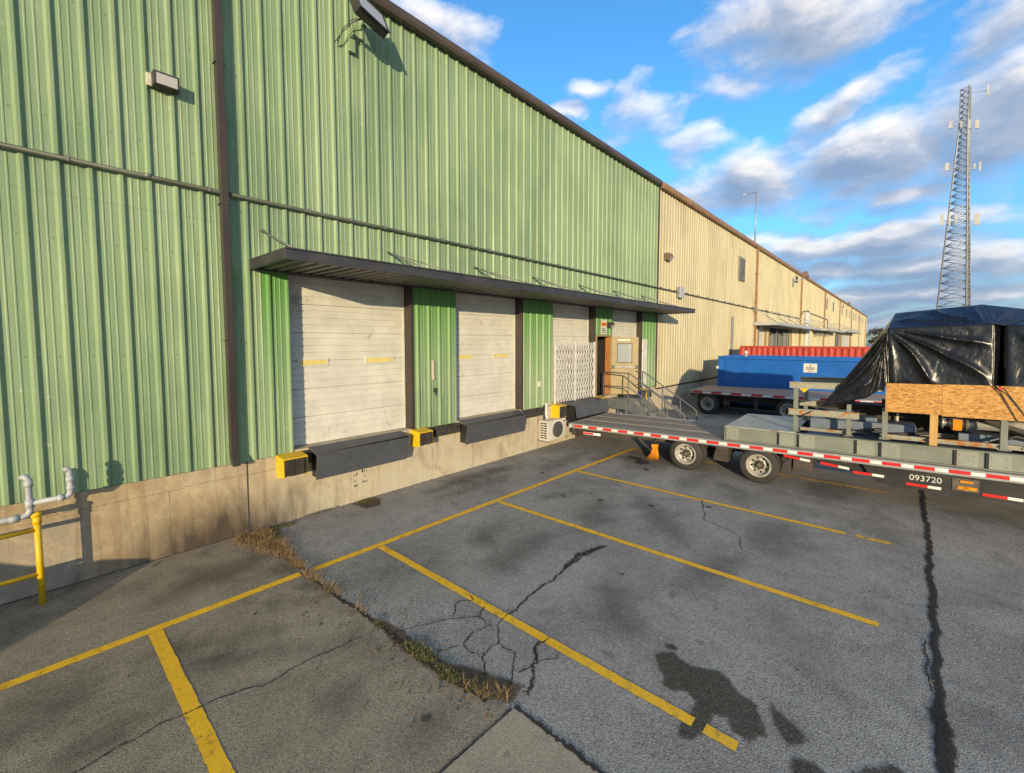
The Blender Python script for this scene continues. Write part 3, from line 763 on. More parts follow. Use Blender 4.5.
def lbox(mm, x0, x1, y0, y1, z0, z1): mm.box(x0, x1, y0, y1, z0, z1, LM)
W_ = .95
m = MB()      # leaf local: x along the leaf from the hinge, y<0 is the inside face
lbox(m, 0, .20, -.022, .022, pz0+.02, pz1-.02); lbox(m, .74, W_, -.022, .022, pz0+.02, pz1-.02)
lbox(m, .2005, .7395, -.022, .022, pz0+.02, 2.40); lbox(m, .2005, .7395, -.022, .022, 3.12, pz1-.02)
leaf = m.build('door_leaf', M['persondoor'], gw)
m = MB(); lbox(m, .2305, .7095, -.006, .006, 2.432, 3.088); m.build('door_pane', M['glass'], leaf)
m = MB(); lbox(m, .2005, .7395, -.016, .016, 2.4005, 2.4315); lbox(m, .2005, .7395, -.016, .016, 3.0885, 3.1195); lbox(m, .2005, .2300, -.016, .016, 2.432, 3.088); lbox(m, .7100, .7395, -.016, .016, 2.432, 3.088)
m.build('pane_frame', M['trim'], leaf)
m = MB()
for s_ in (-1, 1):
    lbox(m, .08, .88, s_*.055-.02, s_*.055+.02, 2.22, 2.30)
m.build('push_bar', M['gategrey2'], leaf)
for (a, b) in ((.03, .13), (.86, .93)):
    m = MB(); lbox(m, a, b, -.075, .075, 2.20, 2.32); m.build('latch', M['lampblack'], leaf)
m = MB(); lbox(m, .22, .66, -.026, .026, 3.20, 3.26); m.build('door_plaque', M['whitepaint'], leaf)

# conduit along the wall, with couplings and straps
m = MB(); zc = 5.51
m.tube([(GX0, YW-.075, zc), (GX1+.0, YW-.075, zc-.03), (52.6, YW-.075, zc-.10)], .031, 8)
m.m = 1
x = GX0
while x < 52:
    m.tube([(x, YW-.075, zc-.002), (x+.07, YW-.075, zc-.002)], .037, 8); x += 3.05
x = GX0+.8
while x < 52:
    m.box(x, x+.025, YW-.112, YW-.0, zc-.042, zc+.040); x += 1.52
m.tube([(52.6, YW-.075, zc-.1), (54.5, YW-.075, zc+.75), (57.6, YW-.075, zc+.95), (57.9, YW-.075, zc+.9), (57.9, YW-.075, 4.4)], .07, 8)
m.tube([(58, YW-.075, zc+.8), (73, YW-.075, zc+.6), (74, YW-.075, zc+.3), (74, YW-.075, zc-1.2)], .07, 8)
tag(m.build('wall_conduit', [M['conduit'], M['gategrey2']]), 'long thin metal conduit run strapped across the green and tan warehouse walls', 'conduit')

# wall lights
def wall_light(x, z):
    t = thing('wall_light', 'small black rectangular wall light on the left green siding beside the downspout', 'wall light', (x, YW-.03, z))
    m = MB(); m.box(-.23, -.16, -.05, 0, -.10, .10); m.build('back_plate', M['cream'], t, local=True, bevel=.006)
    m = MB()
    m.prism([(-.16, -.005, -.115), (.19, -.005, -.10), (.19, -.005, .10), (-.16, -.005, .115)], (0, -.15, .02)); m.build('housing', M['lampblack'], t, local=True, bevel=.012)
    m = MB()
    m.box(-.155, .185, -.172, -.156, -.092, -.070); m.box(-.155, .185, -.172, -.156, .098, .122); m.box(-.155, -.128, -.172, -.156, -.0695, .0975); m.box(.158, .185, -.172, -.156, -.0695, .0975); m.build('bezel', M['lampblack'], t, local=True, bevel=.004)
    m = MB(); m.box(-.1275, .1575, -.164, -.156, -.069, .097); m.build('lens', M['lens'], t, local=True)
    t.scale = (.86, .9, .86)
wall_light(1.52, 6.84)
t = thing('floodlight', 'large black floodlight on a green bracket under the gutter above the awning', 'floodlight', (4.42, YW-.035, 8.68))
m = MB()
m.box(-.06, .06, -.06, 0, -.05, .36); m.tube([(0, -.05, .2), (0, -.12, .33), (.05, -.26, .30), (.08, -.38, .30)], .04, 8); m.build('bracket', M['green'], t, local=True)
FM = Matrix.Translation((.10, -.46, .50)) @ Matrix.Rotation(R(-28), 4, 'X') @ Matrix.Rotation(R(12), 4, 'Z')
m = MB(); n0 = len(m.v)
m.box(-.34, .34, -.08, .08, -.26, .22, FM)
m.box(-.36, .36, -.105, -.081, -.28, -.235, FM); m.box(-.36, .36, -.105, -.081, .20, .24, FM); m.box(-.36, -.315, -.105, -.081, -.234, .199, FM); m.box(.315, .36, -.105, -.081, -.234, .199, FM)
m.build('housing', M['lampblack'], t, local=True, bevel=.012)
m = MB(); m.box(-.31, .31, -.092, -.082, -.23, .195, FM); m.build('lens', M['lens'], t, local=True)
m = MB()
for s_ in (0, .05): m.tube([(.05, -.38, .42), (-.12, -.30, .36-s_), (-.22, -.12, .22-s_), (-.28-s_, -.03, -.02)], .008, 6)
m.build('cable', M['lampblack'], t, local=True)
def wall_pack(x, z, lab, mt, s=1.0):
    t = thing('wall_pack', lab, 'wall light', (x, YW-.03, z))
    m = MB(); m.prism([(-.17*s, 0, -.12*s), (-.17*s, 0, .13*s), (-.17*s, -.16*s, .13*s), (-.17*s, -.22*s, .02*s), (-.17*s, -.12*s, -.12*s)], (.34*s, 0, 0)); m.build('housing', M[mt], t, local=True, bevel=.01)
    m = MB(); m.prism([(-.14*s, -.232*s, 0), (-.14*s, -.142*s, -.125*s), (-.14*s, -.132*s, -.135*s), (-.14*s, -.242*s, 0)], (.28*s, 0, 0)); m.build('lens', M['lens'], t, local=True)
wall_pack(19.3, 6.9, 'bronze wall pack light on the tan wall just past the green corner', 'bronze', 1.2)
wall_pack(14.32, 3.78, 'small black wall light above the open tan person door', 'lampblack', .75)
def bracket_light(x, z, s, lab):
    t = thing('floodlight', lab, 'floodlight', (x, YW-.03, z))
    m = MB(); m.box(-.2*s, .0, -.1*s, 0, -.9*s, .1*s); m.tube([(-.1*s, -.1*s, -.3*s), (.5*s, -.8*s, 0), (.9*s, -1.1*s, .1*s)], .07*s, 6); m.build('bracket', M['galv'], t, local=True)
    m = MB(); m.box(.5*s, 1.5*s, -1.3*s, -.9*s, -.1*s, .55*s, Matrix.Rotation(R(-12), 4, 'X')); m.build('housing', M['bronze'], t, local=True, bevel=.03)
bracket_light(48.6, 9.0, .85, 'bronze floodlight on a bracket below the tan eave above the pale awning')
bracket_light(92, 9.0, .8, 'far bronze floodlight below the tan eave between the slit windows')
t = thing('junction_box', 'grey electrical box on the tan wall where the conduit passes the green corner', 'junction box', (20.82, YW-.03, 5.22))
m = MB(); m.box(-.24, .24, -.17, 0, 0, .5); m.build('box_body', M['galv'], t, local=True, bevel=.01)
m = MB(); m.box(-.25, .25, -.185, -.172, -.01, .51); m.build('box_cover', M['pipegrey'], t, local=True, bevel=.005)
# notice above the person door
t = thing('door_sign', 'small white notice with yellow and red marks above the open person door', 'sign', (13.92, YW-.04, 3.44))
m = MB(); m.box(-.2, .2, -.012, 0, 0, .52); m.build('sign_plate', M['whitepaint'], t, local=True)
m = MB(); m.box(-.19, .19, -.016, -.0125, .28, .42); m.m = 1; m.box(-.15, .15, -.019, -.0165, .31, .39); m.m = 2
for q in range(3): m.box(-.13, .13-.03*q, -.016, -.0125, .06+.06*q, .09+.06*q)
m.build('print', [M['yellow'], M['inkred'], M['inkdark']], t, local=True)
t = thing('wall_label', 'pale vertical label on the green pier between the first and second dock doors', 'label', (6.27, YW-.036, 2.30))
m = MB(); m.box(-.035, .035, -.02, 0, .02, .46); m.build('label_plate', M['cream'], t, local=True, bevel=.004)
t = thing('door_switch', 'small dark latch switch below the pale label on the green pier', 'switch', (6.32, YW-.036, 2.02))
m = MB(); m.box(-.03, .03, -.035, 0, .0, .1); m.tube([(0, -.03, .0), (0, -.04, -.07)], .012, 6); m.build('switch_body', M['lampblack'], t, local=True)
t = thing('outlet_box', 'small grey outlet box low on the green pier before the folding gate', 'outlet box', (10.2, YW-.035, 1.85))
m = MB(); m.box(-.06, .06, -.05, 0, 0, .16); m.build('outlet_body', M['gategrey'], t, local=True, bevel=.006)

# awning
CX0, CX1, CY = 2.54, 18.95, 6.56
t = thing('awning', 'long charcoal metal awning over the white dock doors of the green warehouse', 'awning', (10.8, YW-.04, 4.3))
m = MB()
def zc_(x): return 4.33 + .0*x
m.box(CX0, CX1, CY, CY+.05, 4.365, 4.53); m.box(CX0, CX0+.05, CY+.051, YW-.04, 4.365, 4.53); m.box(CX1-.05, CX1, CY+.051, YW-.04, 4.365, 4.53)
m.box(CX0+.051, CX1-.051, YW-.09, YW-.04, 4.365, 4.53)
m.box(CX0, CX1, CY-.02, CY-.0015, 4.51, 4.535); m.box(CX0, CX1, CY-.03, CY-.0015, 4.36, 4.375)
m.build('fascia', M['canopy'], t, bevel=.006)
m = MB(); x = CX0+.055          # corrugated deck
pts = []
while x < CX1-.06:
    for a, d in ((0, 0), (.05, 0), (.07, .04), (.13, .04), (.15, 0)):
        if x+a < CX1-.055: pts.append((x+a, 4.385+d))
    x += .2
n = len(m.v)
for (x, z) in pts: m.v += [Vector((x, CY+.052, z)), Vector((x, YW-.092, z+.005))]
for i in range(len(pts)-1): m.face((n+2*i, n+2*i+2, n+2*i+3, n+2*i+1))
m.build('deck', M['canopydeck'], t)
m = MB()
m.box(CX0+.06, CX1-.06, CY+.70, CY+.76, 4.44, 4.50)
m.build('purlin', M['canopydeck'], t)
for x in (2.75, 5.15, 7.6, 9.9, 12.3, 14.6, 16.9):
    m = MB()
    m.tube([(x, YW-.03, 5.03), (x, CY+.12, 4.535)], .016, 6); m.tube([(x, YW-.05, 5.03), (x, YW-.033, 5.03)], .03, 8)
    if x > 4: m.tube([(x, YW-.03, 5.02), (x+.9, CY+.12, 4.535)], .014, 6)
    m.build('tie_rod', M['gategrey2'], t)

# dock equipment
def bumper(x0, x1, z0, z1, lab):
    t = thing('dock_bumper', lab, 'dock bumper', ((x0+x1)/2, YW-.012, z0), group='dock bumpers along the loading dock')
    m = MB(); w = (x1-x0)/2
    m.prism([(-w, -.31, 0), (-w, -.0, -.06), (-w, 0, z1-z0+.0), (-w, -.31, z1-z0-.03)], (.02, 0, 0))
    m.prism([(w-.02, -.31, 0), (w-.02, -.0, -.06), (w-.02, 0, z1-z0), (w-.02, -.31, z1-z0-.03)], (.02, 0, 0))
    m.prism([(-w+.0205, 0, z1-z0), (-w+.0205, -.33, z1-z0-.03), (-w+.0205, -.33, z1-z0-.05), (-w+.0205, 0, z1-z0-.02)], (2*w-.041, 0, 0))
    m.build('bracket', M['yellow'], t, local=True, bevel=.004)
    m = MB()
    k = 12
    for i in range(k):
        a = -w+.024+(2*w-.048)*i/k
        m.box(a, a+(2*w-.048)/k-.006, -.33-random.uniform(0, .025), -.01, .01+random.uniform(0, .015), z1-z0-.055)
    m.build('rubber_pad', M['rubber'], t, local=True, bevel=.004)
bumper(2.86, 3.28, .88, 1.23, 'yellow dock bumper with frayed rubber left of the first dock door')
bumper(5.66, 6.04, .92, 1.25, 'yellow dock bumper between the first and second dock doors')
bumper(10.85, 11.25, .86, 1.25, 'yellow dock bumper above the air conditioner left of the folding gate')
bumper(13.35, 13.72, .88, 1.25, 'yellow topped dock bumper at the left end of the stair landing')
bumper(16.95, 17.35, .88, 1.25, 'far yellow dock bumper behind the stair handrail')
for i, (a, b, lab) in enumerate(((3.30, 3.45, 'narrow black rubber block right of the first yellow bumper'), (6.05, 6.22, 'narrow worn block right of the second yellow bumper'), (6.26, 7.0, 'black rubber strip left of the second dock leveler'), (9.50, 10.30, 'black rubber strip right of the second dock leveler'))):
    m = MB(); m.box(a, b, YW-.13 if b-a > .3 else YW-.1, YW-.014, 1.0, 1.22)
    m.m = 1
    x = a+.06
    while x < b-.04: m.tube([(x, YW-.14, 1.11), (x, YW-.12, 1.11)], .02, 8); x += .17
    tag(m.build('rubber_strip', [M['rubber'], M['hub']], bevel=.008), lab, 'rubber bumper', 'rubber strips along the loading dock')
def leveler(x0, x1, lab, up=0):
    t = thing('dock_leveler', lab, 'dock leveler', ((x0+x1)/2, YW-.012, .6), group='dock levelers under the dock doors')
    w = (x1-x0)/2; m = MB()
    if not up:
        m.prism([(-w, .0, .665), (-w, -.30, .59), (-w, -.30, .565), (-w, .0, .64)], (2*w, 0, 0)); m.build('deck_plate', M['lip'], t, local=True, bevel=.003)
        m = MB(); m.prism([(-w+.02, -.302, .585), (-w+.02, -.325, .575), (-w+.02, -.25, .10), (-w+.02, -.225, .10)], (2*w-.04, 0, 0)); m.build('lip', M['lip'], t, local=True, bevel=.003)
        m = MB(); m.tube([(-w+.01, -.312, .588), (w-.01, -.312, .588)], .016, 8); m.build('hinge', M['chassis'], t, local=True)
        m = MB(); m.box(-w+.06, w-.06, -.2, 0, .12, .56); m.build('frame', M['chassis'], t, local=True)
    else:
        m.prism([(-w, .0, .665), (-w, -.55, .61), (-w, -.55, .585), (-w, .0, .64)], (2*w, 0, 0)); m.build('deck_plate', M['lip'], t, local=True, bevel=.003)
        m = MB(); m.prism([(-w+.02, -.552, .66), (-w+.02, -.58, .66), (-w+.02, -.66, .24), (-w+.02, -.63, .24)], (2*w-.04, 0, 0)); m.build('lip', M['lip'], t, local=True, bevel=.003)
        m = MB(); m.box(-w+.06, w-.06, -.5, 0, .1, .56); m.build('frame', M['chassis'], t, local=True)
leveler(3.42, 5.40, 'slate steel dock leveler with hanging lip under the first dock door')
leveler(7.05, 9.30, 'slate steel dock leveler with scuffed lip under the second dock door')
leveler(11.30, 13.28, 'slate steel dock leveler tilted over the rear of the step deck trailer', 1)

leveler(15.0, 16.9, 'slate steel dock leveler behind the stair handrails under the fourth door')
# air conditioner
t = thing('air_conditioner', 'white outdoor air conditioner unit hung on the concrete below the yellow bumper', 'air conditioner', (10.62, 7.78, .27))
t.scale = (1.14, 1, 1.05)
m = MB(); m.box(-.40, .40, -.16, .16, 0, .56); m.build('casing', M['acwhite'], t, local=True, bevel=.015)
m = MB()
for i in range(7):
    for k in range(2): m.box(-.408, -.401, -.13+k*.13, -.015+k*.13, .06+i*.068, .10+i*.068)
m.build('side_grille', M['acdark'], t, local=True)
m = MB(); m.lathe((.02, -.162, .28), (0, -1, 0), [(0, .225), (.012, .225), (.014, .2)], 28); m.m = 1
for r_ in (.06, .1, .14, .18, .215):
    pts = [(.02+r_*math.cos(2*PI*k/24), -.18, .28+r_*math.sin(2*PI*k/24)) for k in range(25)]; m.tube(pts, .004, 4, False)
for k in range(6):
    a = PI*k/6; m.tube([(.02+.22*math.cos(a), -.182, .28+.22*math.sin(a)), (.02-.22*math.cos(a), -.182, .28-.22*math.sin(a))], .004, 4)
m.build('fan_grille', [M['acdark'], M['lip']], t, local=True)
m = MB(); m.box(.27, .35, -.165, -.161, .46, .50); m.build('badge', M['inkdark'], t, local=True)
for x in (-.44, .40):
    m = MB(); m.box(x, x+.04, -.2, .25, -.03, -.002); m.build('mount', M['galv'], t, local=True)
m = MB(); m.tube([(-.16, .16, .45), (-.16, .20, .62), (-.16, .20, .95)], .03, 8); m.m = 1; m.tube([(-.06, .16, .5), (-.06, .2, .7), (-.06, .2, 1.02)], .045, 8)
m.build('refrigerant_line', [M['chassis'], M['whitepaint']], t, local=True)

# folding gates
def folding_gate(x0, x1, z0, z1, y, nx, nz, lab, name='folding_gate', w=.036):
    t = thing(name, lab, 'folding gate', ((x0+x1)/2, y, z0))
    for h in range(2):
        a = x0 if h == 0 else (x0+x1)/2+.02; b = (x0+x1)/2-.02 if h == 0 else x1
        m = MB(); dx = (b-a)/nx; dz = (z1-z0)/nz
        for i in range(nx+1):
            x = a+dx*i
            m.box(x-.008, x+.008, y-.012, y+.012, z0, z1-(0 if i % 2 else .09))
        for i in range(nx):
            for k in range(nz):
                xa, xb = a+dx*i, a+dx*(i+1); za, zb = z0+dz*k, z0+dz*(k+1)
                m.bar((xa, y-.018, za), (xb, y-.018, zb), w, .005, (0, 1, 0)); m.bar((xa, y-.026, zb), (xb, y-.026, za), w, .005, (0, 1, 0))
        m.build('lattice', M['gategrey'], t)
    for x in (x0, x1+.06, (x0+x1)/2):
        m = MB(); m.box(x-.03, x+.03, y-.03, y+.03, z0-.03, z1+.02); m.build('post', M['gategrey'], t, bevel=.004)
folding_gate(10.98, 13.22, 1.28, 3.15, YW-.06, 7, 6, 'grey steel folding lattice gate closed across the third dock door')
folding_gate(17.05, 17.30, 1.28, 3.25, YW-.07, 4, 7, 'grey folding gate collapsed into a bundle right of the fourth dock door', w=.02)

# stairs
t = thing('steel_stairs', 'slate grey steel landing and stairs with pipe handrails at the person door', 'stairs', (14.35, 6.6, 0))
LZ = 1.12; ax, bx, ly0, ly1 = 13.84, 14.86, 6.95, 7.99
m = MB(); m.box(ax, bx, ly0, ly1, LZ-.02, LZ); m.build('landing_plate', M['tread'], t)
m = MB(); m.box(ax-.02, ax-.001, ly0, ly1, LZ-.28, LZ+.012); m.box(ax-.02, bx+.02, ly0-.02, ly0-.001, LZ-.2, LZ-.021); m.build('landing_skirt', M['stair'], t)
for y in (ly0+.05, ly1-.2):
    for x in (ax+.02, bx-.1):
        m = MB(); m.box(x, x+.08, y, y+.08, 0, LZ-.021); m.build('landing_leg', M['stair'], t)
nst = 6; run = .295; ey = ly0-run*nst
for x in (ax-.015, bx):
    m = MB(); m.prism([(x, ly0+.02, LZ+.03), (x, ly0-.12, LZ+.03), (x, ey-.08, .12), (x, ey-.08, 0), (x, ey+.18, 0), (x, ly0+.02, LZ-.30)], (.015, 0, 0)); m.build('stringer', M['stair'], t)
for i in range(nst-1):
    z = LZ*(1-(i+1)/nst); y = ly0-run*i
    m = MB(); m.box(ax+.002, bx-.002, y-run-.02, y-.021, z-.03, z); m.box(ax+.002, bx-.002, y-.032, y-.024, z+.001, z+LZ/nst-.031); m.build('tread', M['tread'], t)
r = .022
for (x, y1) in ((ax-.03, ly1-.1), (bx+.035, ly0+.45)):
    m = MB()
    m.tube([(x, y1, LZ+.98), (x, ly0, LZ+.98), (x, ly0-.1, LZ+.94), (x, ey-.06, .96), (x, ey-.16, .86), (x, ey-.18, .02)], r, 8)
    m.tube([(x, y1, LZ+.5), (x, ly0, LZ+.5), (x, ly0-.1, LZ+.46), (x, ey-.05, .47)], r*.85, 8)
    for y in (y1, ly0): m.tube([(x, y, LZ-.1), (x, y, LZ+.98)], r, 8)
    for q in (.42, .78):
        y = ly0-(ly0-ey)*q; m.tube([(x, y, LZ*(1-q)-.05), (x, y, LZ*(1-q)+.96)], r, 8)
    m.build('handrail', M['stair'], t)
m = MB(); m.box(ax+.35, ax+.6, ly0-run+.06, ly0-.06, LZ*(1-1/nst)+.002, LZ*(1-1/nst)+.006); m.build('tread_marking', M['yellow'], t)

# yellow guard rail and grey pipework
t = thing('guard_rail', 'yellow pipe guard rail standing before the concrete foundation at the left edge', 'guard rail', (.02, 7.68, 0))
m = MB(); m.tube([(0, 0, 0), (0, 0, 1.07)], .032, 12); m.tube([(0, 0, 1.0), (0, 0, 1.09)], .041, 12); m.tube([(-.05, 0, 1.115), (.04, 0, 1.12)], .036, 10); m.build('post', M['yellow'], t, local=True)
m = MB(); m.tube([(0, 0, .93), (-1.9, -.0, .93)], .027, 10); m.build('top_rail', M['yellow'], t, local=True)
m = MB(); m.tube([(0, 0, .38), (-1.9, -.0, .38)], .027, 10); m.build('mid_rail', M['yellow'], t, local=True)
m = MB(); m.tube([(-1.9, 0, 0), (-1.9, 0, 1.07)], .032, 12); m.build('post', M['yellow'], t, local=True)
m = MB(); yp = 7.66; r = .033
m.tube([(-1.8, yp, 1.10), (-.10, yp, 1.12), (-.05, yp, 1.14), (-.03, yp, 1.18), (-.03, yp, 1.56), (-.06, yp, 1.60), (-.09, yp+.06, 1.58)], r, 10)
m.tube([(-.03, yp, 1.27), (.27, yp, 1.27), (.31, yp, 1.29), (.32, yp, 1.33), (.32, yp, 1.58), (.30, yp, 1.62), (.27, yp, 1.60)], r, 10)
m.m = 0
for (a, b) in (((-.03, yp, 1.47), (-.03, yp, 1.55)), ((-.03, yp, 1.22), (-.03, yp, 1.32)), ((.32, yp, 1.45), (.32, yp, 1.52)), ((-.2, yp, 1.118), (-.12, yp, 1.12)), ((.2, yp, 1.27), (.26, yp, 1.27)), ((.32, yp, 1.35), (.32, yp, 1.40))):
    m.tube([a, b], .042, 10)
tag(m.build('gas_pipe', [M['pipegrey']]), 'grey threaded pipework with two capped risers behind the yellow guard rail', 'pipe')

# ------------------------------------------------------------------ tan warehouse
TX0, TX1 = 18.47, 156
tw = thing('tan_warehouse', 'very long tan ribbed metal warehouse running away beyond the green one', 'warehouse', (60, 8.03, 0))
TDOORS = [(36.3, 38.3), (39.75, 48.6), (84, 92), (94, 108)]
m = MB(); ZS = 1.12
siding(m, TX0, TX1, 4.25, 9.70, phase=.02)
xs = [TX0] + [v for d in TDOORS for v in d] + [TX1]
for a, b in zip(xs[::2], xs[1::2]): siding(m, a, b, ZS, 4.25, phase=.02)
m.build('siding', M['tan'], tw)
m = MB(); m.box(TX0, TX1, YW+.012, YW+.25, 4.255, 9.65)
for a, b in zip(xs[::2], xs[1::2]): m.box(a, b, YW+.012, YW+.25, ZS, 4.25)
m.box(TX1-.2, TX1, YW+.26, 48, 0, 9.65); m.build('backing', M['tan'], tw)
m = MB(); m.box(TX0-.03, TX1, YW-.010, YW+.3, -.3, ZS-.005); m.build('foundation', M['concrete'], tw)
m = MB(); m.box(TX0, TX1, YW-.05, YW-.001, ZS-.03, ZS+.03); m.build('base_flashing', M['trim'], tw)
m = MB(); m.prism([(TX0, YW-.04, 9.67), (TX0, YW-.18, 9.67), (TX0, YW-.21, 9.75), (TX0, YW-.21, 9.91), (TX0, YW-.04, 9.91)], (TX1-TX0, 0, 0)); m.build('gutter', M['tantrim'], tw, bevel=.01)
m = MB(); m.prism([(TX0, YW-.05, 9.83), (TX0, YW-.05, 9.88), (TX0, 28, 10.85), (TX0, 48, 9.88), (TX0, 48, 9.83), (TX0, 28, 10.80)], (TX1-TX0+.1, 0, 0)); m.build('roof', M['roof'], tw)
for x in (34.9, 52.9, 70.5, 88.2, 109, 128.8, 150.5):
    m = MB(); m.box(x-.09, x+.09, YW-.17, YW-.045, .1, 9.70)
    for z in (3.2, 5.9, 7.9): m.box(x-.16, x+.16, YW-.18, YW-.036, z, z+.06)
    m.build('downspout', M['tantrim'], tw)
for i, (a, b) in enumerate(TDOORS):
    m = MB(); m.box(a, b, YW+.1, YW+.15, ZS, 4.25); m.build('dock_door', M[['door', 'darkroom', 'slit', 'door'][i]], tw)
    m = MB(); m.box(a-.3, a-.002, YW-.06, YW+.2, ZS, 4.3); m.build('door_jamb', M['tantrim' if i < 2 else 'trim'], tw)
    m = MB(); m.box(b+.002, b+.3, YW-.06, YW+.2, ZS, 4.3); m.build('door_jamb', M['tantrim' if i < 2 else 'trim'], tw)
m = MB()       # pale strips of a worn curtain in the dark opening
rnd = random.Random(5)
for k in range(22):
    x = rnd.uniform(39.8, 48.2); m.box(x, x+rnd.uniform(.06, .22), YW+.05-.001*k, YW+.09, ZS+rnd.uniform(0, .8), 4.2-rnd.uniform(0, .6))
m.build('strip_curtain', M['louver'], tw)
m = MB(); m.box(30.5, 31.9, YW-.09, YW-.036, 7.05, 8.55)
fr_ = m.build('vent', M['louver'], tw)
m = MB()
for k in range(12): m.prism([(30.58, YW-.093, 7.10+k*.118), (30.58, YW-.15, 7.10+k*.118), (30.58, YW-.093, 7.18+k*.118)], (1.24, 0, 0))
m.build('vent_blade', M['louver'], fr_)
for x in (72.4, 79.5, 91.5, 99, 105, 113.5, 119, 126, 133.5, 140):
    m = MB(); m.box(x, x+.9, YW-.07, YW-.036, 7.5, 8.9); m.build('slit_window', M['slit'], tw)
m = MB(); m.box(56.0, 57.3, YW-.35, YW-.05, 0, 6.2); m.build('white_duct', M['whitepaint'], tw, bevel=.02)
m = MB(); m.box(29.40, 29.50, YW-.14, YW-.04, 1.2, 4.7); m.build('vertical_pipe', M['louver'], tw)
def pale_awning(x0, x1, z, lab, rods):
    t = thing('awning', lab, 'awning', ((x0+x1)/2, YW-.04, z))
    m = MB(); m.box(x0, x1, 6.5, 6.56, z-.12, z+.10); m.box(x0, x0+.06, 6.561, YW-.04, z-.12, z+.10); m.box(x1-.06, x1, 6.561, YW-.04, z-.12, z+.10); m.build('fascia', M['canopy_pale'], t)
    m = MB(); m.box(x0+.061, x1-.061, 6.561, YW-.041, z+.0, z+.05); m.build('deck', M['canopy_pale'], t)
    for k in range(rods):
        x = x0+.5+(x1-x0-1)*k/(rods-1)
        m = MB(); m.tube([(x-.9, YW-.04, z+1.15), (x, 6.65, z+.1)], .035, 5); m.build('tie_rod', M['galv'], t)
pale_awning(34.6, 56.5, 4.42, 'pale metal awning over the dark curtained doorway of the tan warehouse', 6)
pale_awning(60.5, 80, 4.5, 'thin pale awning in the middle of the tan warehouse past the white duct', 5)
pale_awning(82.5, 112, 4.75, 'farthest pale awning over the dark and white doors of the tan warehouse', 6)
for x in (63, 66.5, 71.5):
    t = thing('wall_pack', {63: 'small dark wall fixture under the thin middle awning, nearest of three', 66.5: 'small dark wall fixture under the thin middle awning, second of three', 71.5: 'small dark wall fixture under the thin middle awning, farthest of three'}[x], 'wall light', (x, YW-.04, 4.0))
    m = MB(); m.prism([(-.3, 0, -.3), (-.3, 0, .3), (-.3, -.5, .2), (-.3, -.45, -.1)], (.6, 0, 0)); m.build('housing', M['louver'], t, local=True)
t = thing('roof_mast', 'thin grey mast with a short crossbar standing at the tan roof eave', 'mast', (34.9, YW+.1, 9.6))
m = MB(); m.tube([(0, 0, 0), (0, 0, 2), (0, 0, 4.05)], [.045, .04, .03], 8); m.build('pole', M['galv'], t, local=True)
m = MB(); m.tube([(.05, 0, 4.0), (-.9, .75, 3.72)], .035, 6); m.build('crossbar', M['galv'], t, local=True)

# ------------------------------------------------------------------ wheels
def make_wheel(parent, x, z, ysign, r=.395, y=0, dual=True):
    """tyre mesh with rim and hub as its sub-parts; axle runs along local y, outer face towards -y when ysign<0"""
    s = ysign; m = MB(); w = .23
    m.lathe((x, y, z), (0, -s, 0), [(.03, r*.58), (0, r*.60), (0, r*.64), (.012, r*.86), (.03, r*.955), (.05, r), (.075, r), (.08, r*.972), (.09, r*.972), (.095, r), (.135, r), (.14, r*.972), (.15, r*.972), (.155, r), (w-.05, r), (w-.03, r*.955), (w-.012, r*.86), (w, r*.64), (w, r*.60)], 40, caps=False)
    # axis = (0,-s,0) pointing inwards; offsets grow inwards from the outer face
    if dual:
        w = .23; prof = [(.27, r*.60), (.27, r*.64), (.282, r*.86), (.30, r*.955), (.325, r), (.445, r), (.47, r*.955), (.49, r*.64), (.49, r*.6)]
        m.lathe((x, y, z), (0, -s, 0), prof, 32, caps=False)
    wh = m.build('wheel', M['tyre'], parent, local=True)
    m = MB(); ri = r*.60
    m.lathe((x, y, z), (0, -s, 0), [(.006, ri*.93), (-.004, ri*1.04), (.006, ri*1.08), (.02, ri*1.0), (.06, ri*.9), (.125, ri*.84), (.13, ri*.5), (.10, ri*.42), (.22, ri*.3)], 36, caps=False)
    m.m = 1
    for k in range(8):
        a = 2*PI*k/8+.2; px, pz = x+math.cos(a)*ri*.67, z+math.sin(a)*ri*.67
        m.lathe((px, y, pz), (0, -s, 0), [(.1225, ri*.105), (.127, ri*.105)], 10)
    m.build('rim', [M['rimsteel'], M['chassis']], wh, local=True)
    m = MB()
    m.lathe((x, y, z), (0, -s, 0), [(.0, ri*.13), (.015, ri*.2), (.05, ri*.25), (.10, ri*.29), (.14, ri*.47), (.15, ri*.47)], 20)
    for k in range(8):
        a = 2*PI*k/8; m.lathe((x+math.cos(a)*ri*.42, y, z+math.sin(a)*ri*.42), (0, -s, 0), [(.075, ri*.055), (.12, ri*.055)], 6)
    m.build('hub', M['hub'], wh, local=True)
    return wh

def tape_strip(m, x0, x1, y, z0, z1, start=0, red=.28, white=.18, th=.004):
    x = x0; k = start
    while x < x1:
        L = red if k % 2 == 0 else white
        m.m = k % 2
        m.box(x, min(x+L, x1)-.0005, y-th, y-.001, z0, z1)
        x += L; k += 1

